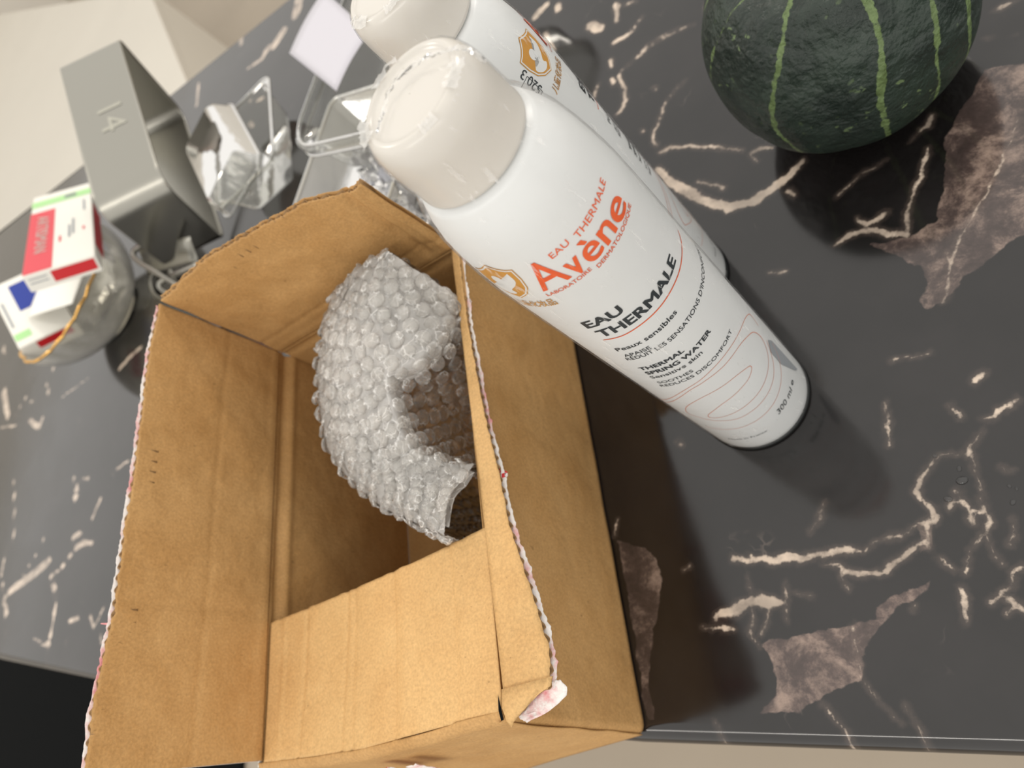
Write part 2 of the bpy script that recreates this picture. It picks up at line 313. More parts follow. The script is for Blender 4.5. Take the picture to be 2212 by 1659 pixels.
# ---------------------------------------------------------------- the marble countertop
VEINS=[[-44.6,395.4,0.7,-61.7,401.6,1.68,-75.1,402.2,1.95,-83.3,399.4,1.72],[-88.2,397.7,0.49,-95.4,397,0.74,-99.7,393.7,1.24,-97.2,380.4,1.47,-98.7,370.5,1.7,-104.2,364,1.45,-108.6,363.1,0.73],[-59.1,356.6,0.46,-70.4,352,0.69,-78.2,345.8,0.92,-81.7,338.2,0.92,-87.8,332.6,1.15,-88.8,325.4,1.37,-87.1,320.6,0.91],[-87.1,315.1,1.13,-79.7,313.3,1.34,-69.1,307.2,1.1,-59.4,299.1,1.08,-50.2,291,0.63,-42.5,284,0.83],[-39.1,279.8,1.23,-34,279.3,1.43,-27.9,276.7,1.01],[-91.3,303.9,2.02,-87.7,292.8,2.65,-80.4,279.9,2.8,-70.9,266,2.94,-59.8,253.5,3.06,-48.2,249.5,2.8,-37.7,250.2,2.77,-27.5,253.3,2.55,-20.4,256.1,2.34,-16.4,258.9,1.56],[-70.9,279.3,1.07,-63.5,272.7,1.05,-59,266.6,1.04],[-38.8,278.1,0.82,-38.2,272.5,0.81],[-28.6,245.3,1.36,-27,241,1.35],[16.6,235.8,0.36,2.2,233.3,0.55,-8.8,228.3,0.37],[-4.7,212.2,0.9,-1.9,206.4,1.6,1.8,205.9,1.59,7.8,208,0.7],[-19.2,202.9,0.54,-10.5,204.7,1.44,-3.3,203.3,1.42,11.4,191.8,1.54],[34.4,230.7,0.87,27.6,220.6,0.7,19,208.9,0.87,13.3,198.4,1.21,11.2,191.3,0.86],[68.4,222.7,0.33,55.9,206.8,0.49,41.9,191.5,0.49,31.8,183.1,0.49,24,173.3,0.65,13.3,153.9,0.81],[21.3,176.1,0.49,21.7,169.5,0.49],[-15,135.8,0.33,0.6,133.2,0.32],[-51.2,203.9,0.57,-42.6,200.4,0.56],[10.7,115.3,1.22,14.1,117,1.22],[-1.4,108.7,0.46,0.7,102.6,0.61,-0.4,101.9,0.46],[5.6,94.7,0.3,2.2,91.7,0.45,-0.5,89.8,0.75,-2.7,86.4,0.6],[-2.7,87.8,0.6,-7.4,89.4,0.45,-12.4,88.9,0.46,-16.8,86.8,0.61,-21.6,83.5,0.92,-24.5,78.8,1.22,-24.2,74.5,1.06,-22.5,69.3,1.2,-22.5,65.9,1.34],[-23.4,64.9,1.19,-31.4,64.4,0.45,-35.6,62.8,0.61,-39.2,63.1,0.92,-45.3,62,0.46,-52.2,60.4,0.47,-58.9,62,1.42,-64.9,62.1,1.59,-70,63.1,1.28,-78.4,63,1.95,-82.3,64.3,2.3,-85,64.8,2.14,-89.3,64.9,1.49,-92,65.8,1.33,-99,67.5,1.18,-104.8,68.7,1.19,-107.3,69.5,1.03],[-98.4,69.7,0.85,-97.8,67.7,0.84],[-68.8,58.3,0.32,-61.8,54.9,1.1,-56.6,51,1.39,-50,49.8,1.22,-42.5,52,1.36,-35.2,55.4,1.35,-28.4,57.6,0.89],[-26.3,63.6,0.75,-28.5,55.7,0.74],[-63.3,53.6,0.31,-62.5,46.4,0.31],[-16.4,68.2,1.04,-13.4,70,0.89,-10.4,70.1,1.03,-9.2,65.8,0.88,-5.5,63.8,1.01],[-10.1,71,0.44,-11.9,74.9,0.45],[-9.3,65.5,0.73,-10.6,61.3,0.73,-10.3,59.9,0.72],[-4.6,66.1,0.87,-5.3,59.9,1,-7.6,56,0.57],[-1.4,86.6,0.22,-2.1,78.6,0.22,-3.8,71.1,0.22,-7.5,54.1,0.22,-8.1,46.8,0.28,-6.5,43.9,0.42],[-7.6,55.4,0.29,-11.4,53.9,0.57,-15.5,50.5,0.43,-17.5,46.6,0.57,-20,42.9,0.29],[-0.7,41.1,0.41,-4.9,40,0.55,-7.3,35.2,0.55,-10.7,33.1,0.69,-15.7,31.2,0.56],[-9.9,31.1,0.83,-8.1,29,1.09,-5.8,25.7,0.95],[-11.5,26.8,0.55,-7.5,27.9,0.54],[-22.9,38.4,0.57,-23.1,35.7,1.42,-24.2,32.3,1.27,-26.3,25.7,0.42],[-26.2,50.6,0.44,-25.2,47.2,0.44,-23.2,44.8,0.43],[21.2,103,0.59,18.1,100.6,1.03,13.5,100.3,1.19,11,97.6,0.74,7.4,99.3,0.3],[-23,118.1,0.49,-26.1,108.4,0.8,-28.8,100,0.32],[-60.1,83.7,0.33,-63.9,78.2,0.33,-69.8,72.6,0.33],[-131.3,70.3,0.71,-128.1,71.3,0.71],[6.4,78.2,0.43,9.3,76.4,0.43],[2,59.1,0.28,2.8,57,0.28,-1.7,48.9,0.28],[-40.9,35.8,0.37,-41.4,33.4,0.37],[-121,46.2,1.35,-115.9,47.7,2.36,-108.9,48.4,2.5,-104.1,49.5,2.32,-98.9,49.4,2.63,-94.4,47.5,2.28,-90,45.5,0.97],[-129.3,43,0.68,-121.4,41.6,0.67,-115,39.8,1.0],[-103.9,50.1,0.5,-105.1,43.4,0.49,-107.7,37.1,0.49,-105.6,31.3,0.49],[-97.6,44,0.65,-102.7,36.2,0.65],[-86.2,54.7,0.33,-91,39.3,0.32],[-84.6,49.5,0.32,-77.9,46.6,0.32],[-102.1,61.8,0.25,-103.7,50.8,0.25],[-120.3,134.4,0.38,-118.3,131.5,0.38],[-118.5,132.4,0.76,-117.6,131.4,0.76],[-86.1,6,0.3,-82.6,-1.5,0.44,-76.8,-8.9,0.58,-76,-17.1,0.57],[-68.2,12.2,0.22,-64.3,2.4,0.22,-59.4,-5.7,0.22],[-56.2,1.3,0.22,-55,-6.2,0.22,-52.6,-11.9,0.22],[-133.7,3.8,0.24,-128.3,-5.1,0.24,-124.5,-10.2,0.23],[-175,2.3,1.21,-174.6,-3.7,1.2],[-167.3,0.6,1.02,-164.2,-4.9,1.01],[-161.8,103.7,0.77,-164,96.3,0.77],[-60.4,83.3,0.33,-69.1,73.2,0.33],[-65,32,0.23,-68.7,13.1,0.22],[-929,220.3,4.16,-919.6,231.2,3.74,-896.2,233.5,5.34,-859.1,238.8,5.64,-831.3,244.9,4.76],[-931,224.4,2.92,-953.6,257.8,3.02,-959.9,289.1,3.08],[-925.7,217.8,4.14,-914.4,202.8,4.08,-910.3,179.1,2.41],[-892.7,243.8,2.06,-868,260.3,2.05,-855.7,277.9,2.06],[-824,226.2,2.34,-805.7,206.5,4.57,-799.3,185.1,3.37,-795.8,171.4,2.96,-800.3,156.2,3.31,-794.5,145.7,2.91,-792.9,133.1,3.96,-789.1,123.4,2.14],[-799.9,229.4,3.08,-785.4,238.1,3.07,-767.6,246.8,3.81,-741.9,240.2,2.24],[-788.4,256.6,3.5,-771.5,258.4,3.47],[-757.4,257.3,2.29,-739.3,286.4,2.3],[-804.4,313.4,3.66,-796.6,301.4,3.62],[-764,167.7,2.53,-746,167.4,2.5],[-721.4,164.9,1.75,-711.4,152.3,1.72,-697.9,167.8,1.72],[-766,150.1,3.22,-767.7,139.7,3.2],[-696.7,143.7,1.69,-692.9,135.7,1.68],[-833.8,164.6,1.51,-809.8,153.9,1.48],[-841.6,136.1,2.24,-833.6,130.1,2.22],[-812.8,225.4,1.94,-799.4,232.7,1.93],[-1092,556.2,6.46,-1065.5,516.1,6.78,-1049.2,496.7,5.13],[-974.3,465.2,3.89,-943.7,443,4.73,-930.5,451.1,2.83,-924.3,410.6,1.84],[-1025.9,491.5,2.53,-997.1,513.1,2.52],[-980.7,383.7,2.34,-952.8,327.6,3.58,-934.8,279.9,2.16],[-1071.2,488.4,2.07,-1016.7,471.5,1.99],[-941.5,504.6,3.9,-926.1,481.3,3.83],[-988.3,498,2.49,-971.4,489,2.46],[-890.9,463,1.39,-817.1,463,1.34],[-811,332.2,3.3,-791.1,305.5,3.21],[-784.6,323.8,2.43,-774.8,319,2.4],[-714.3,311,1.53,-692.6,313.2,1.51],[-1140.5,651.2,4.59,-1127.1,634.1,4.53],[-936.8,530.5,2.96,-927.5,517.2,2.92],[-743.8,443.4,2.96,-722.7,450.3,2.93,-700.9,452.7,2.9],[-442.3,821.8,8.77,-447.4,795.5,8.67],[-471.2,784.3,7.86,-486.2,775.3,7.89],[-499,779.3,6.19,-503.7,777.3,6.2],[-559.1,855.9,4.29,-557.6,841.4,4.25],[-613,881.2,5.95,-617.3,871.5,5.94],[-537.9,778.3,3.16,-507.8,768.9,3.09],[-651.4,844,2.98,-648.3,799.6,2.91],[-528.3,710.4,3.03,-489.6,687.6,2.92],[-524.9,673.2,3.39,-517.9,663.8,3.35],[-553.7,677.1,2.16,-552.7,668.3,2.15],[-138.7,508.2,3.43,-151,505,3.46],[-130.1,498.9,3.38,-130.2,494.3,3.36],[-87.7,459.9,1.83,-90,443.1,1.8],[-86.2,455,1.3,-74,448.4,1.27],[-109.3,455.4,4.25,-103.7,447.5,4.19],[-73.2,430.5,1,-80.3,425.7,1.51,-88.1,423.1,1.77,-96.2,425.5,2.04],[-101.4,412.3,1.52,-102.3,405.1,1.51],[-104.5,394.5,1.75,-103.7,390.7,1.74],[-114.3,397.9,1.26,-119.7,389.2,1.26],[-79.3,366.1,1.18,-78.3,363.1,1.18],[-33.4,406.4,0.94,-34.1,397.7,0.93],[-93.9,338.6,0.93,-93.1,337.3,0.93],[-145,478.9,2.24,-141.3,455,2.19],[81.5,287.4,1.41,86,285.8,1.58,93.4,284.9,0.86],[82,284.7,0.53,82.3,278.8,0.52],[74.3,273.8,0.26,83.5,266.6,0.26],[29.6,239.5,0.36,34.8,242.5,0.71,38,242.9,1.59,41.1,246.3,1.41]]
PATCHES=[(1.0,[67.8,257.4,81.6,250.9,104.9,228.6,80.9,171.6,49.5,169.2,37.6,166.1,24.0,160.7,13.1,153.5,5.7,153.6,3.9,158.2,9.7,163.8,10.8,173.4,-1.4,190.4,-6.1,196.4,11.4,190.7,23.5,192.7,35.0,212.7,41.2,231.8,47.9,238.3,59.5,248.4]),(1.15,[-105.3,32.4,-92.1,32.7,-78.5,32.8,-65.7,32.5,-57.0,33.5,-53.7,38.6,-43.1,41.0,-34.7,42.5,-29.8,44.3,-34.1,39.8,-44.7,36.3,-52.6,32.1,-59.0,27.6,-65.1,20.5,-68.2,12.2,-77.1,10.3,-91.3,5.9,-96.5,3.4,-113.3,4.6,-104.7,11.8,-101.5,18.0,-102.5,25.8]),(0.75,[-164.5,93.6,-149.6,86.0,-144.0,79.2,-144.1,68.9,-148.4,55.6,-154.7,43.1,-161.1,25.1,-161.6,8.8,-166.2,8.0,-165.5,25.7,-164.7,44.8,-163.9,70.2,-164.2,86.3]),(0.35,[-29.3,65.6,-23.9,65.1,-26.8,55.4,-32.0,53.0])]

FRONT_X = np.array([-1.7, -.9075, -.665, -.45, -.173, -.032, .30]); FRONT_Y = np.array([.36, .155, .096, .048, .0, -.019, -.065])
def front_y(x): return np.interp(x, FRONT_X, FRONT_Y)
BACK0 = at(127, 401); BACK1 = at(615, 7)
def back_y(x): return BACK0.y + (x - BACK0.x) * (BACK1.y - BACK0.y) / (BACK1.x - BACK0.x)
def axis(a, segs):
    out = [a]
    for b, st in segs:
        n = max(1, int(round((b - out[-1]) / st))); out += list(np.linspace(out[-1], b, n + 1)[1:])
    return np.array(out)
gx = axis(-1.45, [(-.75, .012), (-.30, .0032), (.075, .00105), (.30, .01)])
gy = axis(0.0, [(.34, .0011), (.62, .0035), (1.0, .012)])      # distance behind the front edge, then blended to the back edge
def build_counter():
    nx, ny = len(gx), len(gy)
    X = np.repeat(gx, ny).reshape(nx, ny); fy = front_y(gx); by = back_y(gx)
    T = gy / gy[-1]
    RB = .008
    Y = fy[:, None] + RB + gy[None, :] * ((by - fy - RB)[:, None] / 1.0)
    # only stretch the far part: keep true distances near the edge
    Yt = fy[:, None] + RB + gy[None, :]
    wgt = np.clip((gy - .62) / .38, 0, 1)[None, :]
    Y = Yt * (1 - wgt) + (by[:, None] - (1.0 - gy)[None, :] * .6) * wgt
    def wob(x, y, s, a, ph):
        return a * (np.sin(x * s + 3.1 * np.sin(y * s * .73 + ph) + ph) + .6 * np.sin(y * s * 1.9 + 2.3 * np.sin(x * s * 1.13 + ph * 2)))
    xm = X * 1000; ym = Y * 1000
    wx = xm + wob(xm, ym, .22, .45, .3) + wob(xm, ym, .7, .22, 1.3) + wob(xm, ym, 1.9, .10, 4.3)
    wy = ym + wob(ym, xm, .25, .45, 2.1) + wob(ym, xm, .8, .22, .7) + wob(ym, xm, 2.1, .10, 5.3)
    SD = np.full(X.shape, -9.0)
    for st in VEINS:
        p = np.array(st).reshape(-1, 3)
        for a, b in zip(p[:-1], p[1:]):
            mg = 10 + max(a[2], b[2])
            i0, i1 = np.searchsorted(gx * 1000, [min(a[0], b[0]) - mg, max(a[0], b[0]) + mg])
            if i1 <= i0: continue
            sx = wx[i0:i1]; sy = wy[i0:i1]
            d = b[:2] - a[:2]; L2 = float(d @ d) + 1e-9
            t = np.clip(((sx - a[0]) * d[0] + (sy - a[1]) * d[1]) / L2, 0, 1)
            dist = np.hypot(sx - a[0] - t * d[0], sy - a[1] - t * d[1])
            SD[i0:i1] = np.maximum(SD[i0:i1], (a[2] + (b[2] - a[2]) * t) - dist)
    PD = np.full(X.shape, -9.0); PB = np.zeros(X.shape)
    for br, poly in PATCHES:
        p = np.array(poly).reshape(-1, 2); ins = np.zeros(X.shape, bool); dist = np.full(X.shape, 99.0)
        for a, b in zip(p, np.roll(p, -1, 0)):
            c = ((a[1] > wy) != (b[1] > wy)) & (wx < (b[0] - a[0]) * (wy - a[1]) / (b[1] - a[1] + 1e-9) + a[0]); ins ^= c
            d = b - a; L2 = float(d @ d) + 1e-9
            t = np.clip(((wx - a[0]) * d[0] + (wy - a[1]) * d[1]) / L2, 0, 1)
            dist = np.minimum(dist, np.hypot(wx - a[0] - t * d[0], wy - a[1] - t * d[1]))
        sd = np.where(ins, dist, -dist); sd = np.clip(sd, -9, 9)
        PB = np.where(sd > PD, br, PB); PD = np.maximum(PD, sd)
    # edge profile (rounded nose, then the face, then underside) in front of the first row
    prof = [(RB * (1 - math.sin(q)), -RB * (1 - math.cos(q))) for q in np.linspace(0, math.pi / 2, 9)[1:]]  # (offset back from front_y, z)
    prof += [(0, -.022), (.0015, -.0245), (.004, -.026), (.012, -.026), (.012, -.040)]
    rows = []
    for off, z in prof[::-1]:
        rows.append((fy + off, np.full(nx, z)))
    YY = np.concatenate([np.stack([r[0] for r in rows], 1), Y], 1)
    ZZ = np.concatenate([np.stack([r[1] for r in rows], 1), np.zeros((nx, ny))], 1)
    # close at the back
    YY = np.concatenate([YY, YY[:, -1:], ], 1); ZZ = np.concatenate([ZZ, np.full((nx, 1), -.04)], 1)
    XX = np.repeat(gx, YY.shape[1]).reshape(YY.shape)
    k = len(prof)
    def ext(A): return np.concatenate([np.repeat(A[:, :1], k, 1), A, A[:, -1:]], 1)
    SD, PD, PB = ext(SD), ext(PD), ext(PB)
    V = np.stack([XX, YY, ZZ], -1).reshape(-1, 3); n2 = YY.shape[1]
    I, J = np.meshgrid(np.arange(nx - 1), np.arange(n2 - 1), indexing='ij')
    a = (I * n2 + J).ravel(); F = np.stack([a, a + n2, a + n2 + 1, a + 1], -1)
    me = bpy.data.meshes.new('countertop')
    me.vertices.add(len(V)); me.vertices.foreach_set('co', V.ravel())
    me.loops.add(F.size); me.loops.foreach_set('vertex_index', F.ravel().astype(np.int32))
    me.polygons.add(len(F)); me.polygons.foreach_set('loop_start', np.arange(0, F.size, 4, dtype=np.int32))
    me.update(calc_edges=True); me.validate()
    for nm, arr in (('vein', SD), ('patch', PD), ('patchtone', PB)):
        at_ = me.attributes.new(nm, 'FLOAT', 'POINT'); at_.data.foreach_set('value', arr.ravel().astype(np.float32))
    return me

def marble():
    mt, nt, out = new_mat('black_marble')
    p = N(nt, 'ShaderNodeBsdfPrincipled', Roughness=.10); L(nt, p.outputs[0], out.inputs[0])
    p.inputs['Specular IOR Level'].default_value = .74
    tc = N(nt, 'ShaderNodeTexCoord')
    def att(n): a = N(nt, 'ShaderNodeAttribute', attribute_name=n); return a.outputs['Fac']
    def noi(scale, detail=5, rough=.6, dist=0.0):
        n = N(nt, 'ShaderNodeTexNoise', Scale=scale, Detail=float(detail), Roughness=rough, Distortion=dist); L(nt, tc.outputs['Object'], n.inputs['Vector']); return n.outputs[0]
    def mth(op, a, b, clamp=False):
        n = N(nt, 'ShaderNodeMath', operation=op, use_clamp=clamp)
        for i, v in enumerate((a, b)):
            if isinstance(v, (int, float)): n.inputs[i].default_value = v
            else: L(nt, v, n.inputs[i])
        return n.outputs[0]
    def ramp(v, a, b, c=0.0, d=1.0):
        n = N(nt, 'ShaderNodeMapRange', interpolation_type='SMOOTHSTEP'); L(nt, v, n.inputs[0])
        for k, x in zip(('From Min', 'From Max', 'To Min', 'To Max'), (a, b, c, d)): n.inputs[k].default_value = x
        return n.outputs[0]
    def mix(f, a, b):
        n = N(nt, 'ShaderNodeMix', data_type='RGBA'); L(nt, f, n.inputs[0])
        for i, v in ((6, a), (7, b)):
            if isinstance(v, tuple): n.inputs[i].default_value = v
            else: L(nt, v, n.inputs[i])
        return n.outputs[2]
    fine = noi(330, 6, .65); mid = noi(90, 5, .6); broad = noi(14, 4)
    # veins
    v = mth('ADD', att('vein'), mth('MULTIPLY', mth('SUBTRACT', fine, .5), 2.4))
    v = mth('ADD', v, mth('MULTIPLY', mth('SUBTRACT', mid, .5), 1.5))
    core = ramp(v, -.2, .9); halo = ramp(v, -2.6, .4, 0, .26)
    core = mth('MULTIPLY', core, mth('MULTIPLY', ramp(mid, .3, .6, .45, 1.0), ramp(noi(26, 3), .35, .6, .5, 1.0)))
    # wispy taupe patches
    pm = ramp(mth('ADD', att('patch'), mth('MULTIPLY', mth('SUBTRACT', fine, .5), 1.0)), -.1, .7)
    wis = noi(60, 9, .72, .25); wis2 = noi(420, 4, .7)
    tone = mth('MULTIPLY', ramp(wis, .3, .72, .42, 1.25), ramp(wis2, .25, .75, .8, 1.2))
    pcol = mix(ramp(wis, .45, .7), lin((84, 70, 66)), lin((152, 132, 120)))
    base = mix(ramp(broad, .3, .7), lin((17, 15, 15)), lin((30, 27, 27)))
    # hairline veins everywhere
    rd = N(nt, 'ShaderNodeTexVoronoi', feature='DISTANCE_TO_EDGE', Scale=26.0)
    wv = N(nt, 'ShaderNodeTexNoise', Scale=20.0, Detail=4.0); L(nt, tc.outputs['Object'], wv.inputs['Vector'])
    vm = N(nt, 'ShaderNodeVectorMath', operation='MULTIPLY_ADD'); L(nt, wv.outputs[1], vm.inputs[0]); vm.inputs[1].default_value = (.09,) * 3; L(nt, tc.outputs['Object'], vm.inputs[2])
    L(nt, vm.outputs[0], rd.inputs['Vector'])
    hair = mth('MULTIPLY', ramp(rd.outputs['Distance'], .0, .018, 1, 0), ramp(noi(24, 3), .60, .72, 0, .16))
    c = mix(hair, base, lin((190, 172, 160)))
    f2 = mth('MULTIPLY', mth('MULTIPLY', pm, tone), mth('MULTIPLY', att('patchtone'), .95), True)
    c = mix(f2, c, pcol)
    c = mix(halo, c, lin((104, 90, 82)))
    c = mix(core, c, lin((212, 194, 176)))
    L(nt, c, p.inputs['Base Color'])
    # smudges and micro scratches in the polish
    sm = noi(9, 4, .6)
    L(nt, ramp(sm, .3, .7, .07, .15), p.inputs['Roughness'])
    return mt
M['marble'] = marble()
ct = link_mesh('countertop', build_counter(), M['marble'], None, True)
tag(ct, 'polished black marble worktop with cream veins and taupe patches', 'countertop')
by0, by1 = back_y(-1.40), back_y(.28)
bc = empty('base_cabinet', (-.5, .4, FLOORZ))
slab('cabinet_body', local([(-1.40, front_y(-1.40) + .04), (-.665, .14), (-.173, .04), (.28, -.02), (.28, by1 - .03), (-1.40, by0 - .03)], bc), 0.0, .855, M['beige_cab'], bc)
slab('plinth', local([(-1.38, front_y(-1.38) + .09), (-.665, .19), (-.173, .09), (.26, .03), (.26, by1 - .08), (-1.38, by0 - .08)], bc), 0.0, .001, M['beige_cab'], bc)
tag(bc, 'beige base cabinet underneath the black marble worktop', 'cabinet')
# ---------------------------------------------------------------- cardboard box
box = empty('cardboard_box', (-.24, .11, 0))
tag(box, 'open brown cardboard box with torn flaps standing at the counter edge', 'box')
BO = Vector(box.location)
TH = .0028
def corr(name, base, rim, nrm, nu, nv, parent, mat_in, mat_out, out_name='outer_liner', rag=(.0008, .0016), out_extra=0.0, fl_depth=.012, pitch=.0052, creases=(), amp=.0007, out_mat_fn=None, flute_range=(0, 1), ribs=0.0):
    """one corrugated panel: inner liner, outer liner and the fluted sheet seen at the cut edge.
    base(u), rim(u): ends of the panel; nrm: outwards from the inner face; v 0..1 runs base to rim"""
    nrm = Vector(nrm).normalized()
    sd = random.random() * 50
    def disp(u, v):
        b = base(u).lerp(rim(u), v)
        k = min(1, v * 8, 1.0)
        d = amp * 1.6 * nz(b.x * 22 + sd, b.y * 22, b.z * 22) + amp * .8 * nz(b.x * 70 + sd, b.y * 70, b.z * 70)
        for (kind, pos, wd, dep) in creases:
            t = (u if kind == 'u' else v) + .006 * nz(v * 6 + pos * 9, u * 6, sd)
            d += dep * math.exp(-((t - pos) / wd) ** 2)
        if ribs: d += ribs * math.sin(u * 2 * math.pi * (base(0) - base(1)).length / pitch)
        return d * k
    def f_in(u, v):
        jag = rag[0] * (nz(u * 60 + sd, 1.7) + .6 * nz(u * 190 + sd, 4.7))
        b, r = base(u), rim(u); r = r + (r - b).normalized() * jag
        return b.lerp(r, v) + nrm * disp(u, v) - BO
    def f_out(u, v):
        jag = rag[1] * (nz(u * 34 + sd, 8.7) + .7 * nz(u * 120 + sd, 3.1)) + out_extra
        b, r = base(u), rim(u); r = r + (r - b).normalized() * jag
        return b.lerp(r, v) + nrm * (disp(u, v) + TH) - BO
    pin = grid_mesh(name, f_in, nu, nv, mat_in, parent, thick=.00028)
    po = grid_mesh(out_name, f_out, nu, max(4, nv // 3), mat_out, pin, thick=.00028)
    if out_mat_fn:
        for mt in out_mat_fn[0]: po.data.materials.append(mt)
        for pl in po.data.polygons:
            c = pl.center + BO; pl.material_index = out_mat_fn[1](c)
    # fluting
    Lg = (base(1) - base(0)).length; n = int(Lg / pitch * 12)
    vs, fs = [], []
    for i in range(n + 1):
        u = flute_range[0] + (flute_range[1] - flute_range[0]) * i / n
        b, r = base(u), rim(u); dr = (r - b); ln = dr.length
        ph = u * Lg / pitch * 2 * math.pi + .5 * nz(u * 14 + sd)
        off = TH * (.5 + .46 * math.sin(ph) * (1 + .1 * nz(u * 40)))
        jag = -.0003 + .0005 * nz(u * 150, sd)
        top = r + dr.normalized() * jag; bot = r - dr.normalized() * min(fl_depth, ln * .9)
        dd = disp(u, .95)
        vs += [bot + nrm * (off + dd) - BO, top + nrm * (off + dd) - BO]
    for i in range(n): fs.append((2 * i, 2 * i + 2, 2 * i + 3, 2 * i + 1))
    fl = pydata('fluting', vs, fs, M['flute'], pin)
    sm = fl.modifiers.new('thickness', 'SOLIDIFY'); sm.thickness = .00022; sm.offset = 0
    return pin

XL, XR, YF, YB, ZF = -.307, -.1700, .0100, .2280, .1052
# left side: wall below the score, flap above it
def wob_fold(u): return .0006 * nz(u * 9, 5.5)
lw = grid_mesh('left_wall', lambda u, v: Vector((XL + .0010 * nz(u * 5, v * 3, 2.2) * math.sin(math.pi * v) - .0022 * math.exp(-((v - .955) / .022) ** 2) * (1 + .5 * nz(u * 9, 3)) + .0010 * math.exp(-((v - .90) / .02) ** 2), YF + (YB - YF) * u, .0035 + (ZF - .0035) * v)) - BO, 90, 70, M['kraft'], box)
lwo = grid_mesh('outer_liner', lambda u, v: Vector((XL - .0030, YF + (YB - YF) * u, .001 + (ZF - .001) * v)) - BO, 30, 10, M['paper'], lw, thick=.0003)
def lf_fn(c):
    t = nz(c.y * 60, c.z * 60, 1.1)
    if c.y > .155 and t > -.25 and c.y < .205: return 1
    if c.y < .06 and t > .25: return 1
    return 0
corr('left_flap', lambda u: Vector((XL, .0125 + .2152 * u, ZF)), lambda u: Vector((XL + .0012 * math.sin(u * 5), .0125 + .2152 * u, interp([0, .1, .3, .6, .85, 1], [.1822, .1835, .1812, .1808, .1806, .1790], u))),
     (-1, 0, 0), 200, 60, box, M['kraft'], M['stained'], rag=(.0009, .0009), out_extra=.0004, fl_depth=.010,
     creases=[('v', .035, .03, -.0012), ('u', .30, .012, .0007), ('v', .45, .02, .0004)], out_mat_fn=None)
# far side
grid_mesh('back_wall', lambda u, v: Vector((XL + (XR - XL) * u, YB + .0009 * nz(u * 6, v * 3, 7.2) * math.sin(math.pi * v) + .0018 * math.exp(-((v - .955) / .022) ** 2), .0035 + (ZF - .0035) * v)) - BO, 70, 60, M['kraft'], box, thick=.0004)
grid_mesh('back_wall_outer_liner', lambda u, v: Vector((XL - .003 + (XR - XL + .006) * u, YB + .0030, .001 + (ZF - .001) * v)) - BO, 12, 8, M['kraft'], box, thick=.0003)
corr('back_flap', lambda u: Vector((XL + .0008 + (.1367) * u, YB, ZF)), lambda u: Vector((interp([0, .5, .85, .9, .95, 1], [-.3055, -.2360, -.1880, -.1805, -.1760, -.1700], u), YB + .0015 * math.sin(u * 4), interp([0, .3, .5, .78, .86, .90, .94, 1], [.1800, .1824, .1798, .1755, .1712, .1668, .1672, .1686], u))),
     (0, 1, 0), 170, 60, box, M['kraft'], M['kraft'], rag=(.0008, .0010), creases=[('v', .035, .03, -.0012), ('u', .90, .02, .0022), ('u', .97, .012, -.0010), ('v', .18, .02, .0005)], fl_depth=.010, amp=.0009)
# right side (its outer face looks at the bottles); the near corner is rounded
def rw(off):
    def f(u, v):
        z = .0008 + (ZF - .0008) * v
        yb = .0033 + (.0118 - .0033) * v                     # the near edge leans
        if u < .12:
            a = (u / .12) * math.pi / 2; r = .0045
            x = -.1676 - r + r * math.sin(a) + off; y = yb + r - r * math.cos(a)
        else:
            x = -.1676 + off; y = yb + .0045 + (YB - yb - .0045) * (u - .12) / .88
            x += .0012 * math.sin(math.pi * v) * math.sin(math.pi * (u - .12) / .88) + .0004 * nz(y * 40, z * 40, 3)
        return Vector((x, y, z)) - BO
    return f
rwo = grid_mesh('right_wall', rw(0), 110, 40, M['kraft'], box, thick=.0004)
grid_mesh('inner_liner', lambda u, v: Vector((XR - .0008, YF + .004 + (YB - YF - .004) * u, .0035 + (ZF - .0045) * v)) - BO, 30, 12, M['kraft'], rwo, thick=.0003)
# torn strip of the right flap
EX = [.0190, .0240, .0330, .0535, .0819, .1082, .1306, .1545, .1804, .2018, .2290]
EV = [-.1480, -.1462, -.1450, -.1495, -.1562, -.1585, -.1618, -.1641, -.1662, -.1671, -.1672]
def strip_y(u): return .0200 + (.2275 - .0200) * u
corr('torn_right_flap', lambda u: Vector((interp([0, .4, 1], [-.1676, -.1690, -.1722], u), strip_y(u), ZF + .0004)), lambda u: Vector((interp(EX, EV, strip_y(u)), strip_y(u), ZF + .0012)),
     (0, 0, -1), 220, 8, box, M['kraft_lit'], M['stained'], rag=(.0006, .0013), out_extra=.0009, fl_depth=.02, pitch=.0050, amp=.0003,
     out_mat_fn=([M['pink'], M['red']], lambda c: 2 if abs(c.y - .103) < .0012 else 0))
# rounded near end of the strip, turning over the front corner
vs = []; fs = []
edge0 = [Vector((-.1676, .0228, ZF + .0007)), Vector((-.1684, .0165, ZF + .0003)), Vector((-.1678, .0125, ZF - .0004)), Vector((-.1672, .0105, ZF - .0020))]
edge1 = [at(1196, 1460, ZF + .0014), at(1190, 1482, ZF + .0010), at(1152, 1508, ZF + .0002), at(1113, 1542, ZF - .0010)]
for i in range(4):
    for j in range(9): vs.append(edge0[i].lerp(edge1[i], j / 8) + Vector((0, 0, .0005 * nz(i, j * .7))) - BO)
for i in range(3):
    for j in range(8): fs.append((i * 9 + j, i * 9 + j + 1, i * 9 + j + 10, i * 9 + j + 9))
o = pydata('flap_corner', vs, fs, M['kraft_lit'], box)
sm = o.modifiers.new('thickness', 'SOLIDIFY'); sm.thickness = .0009; sm.offset = -1
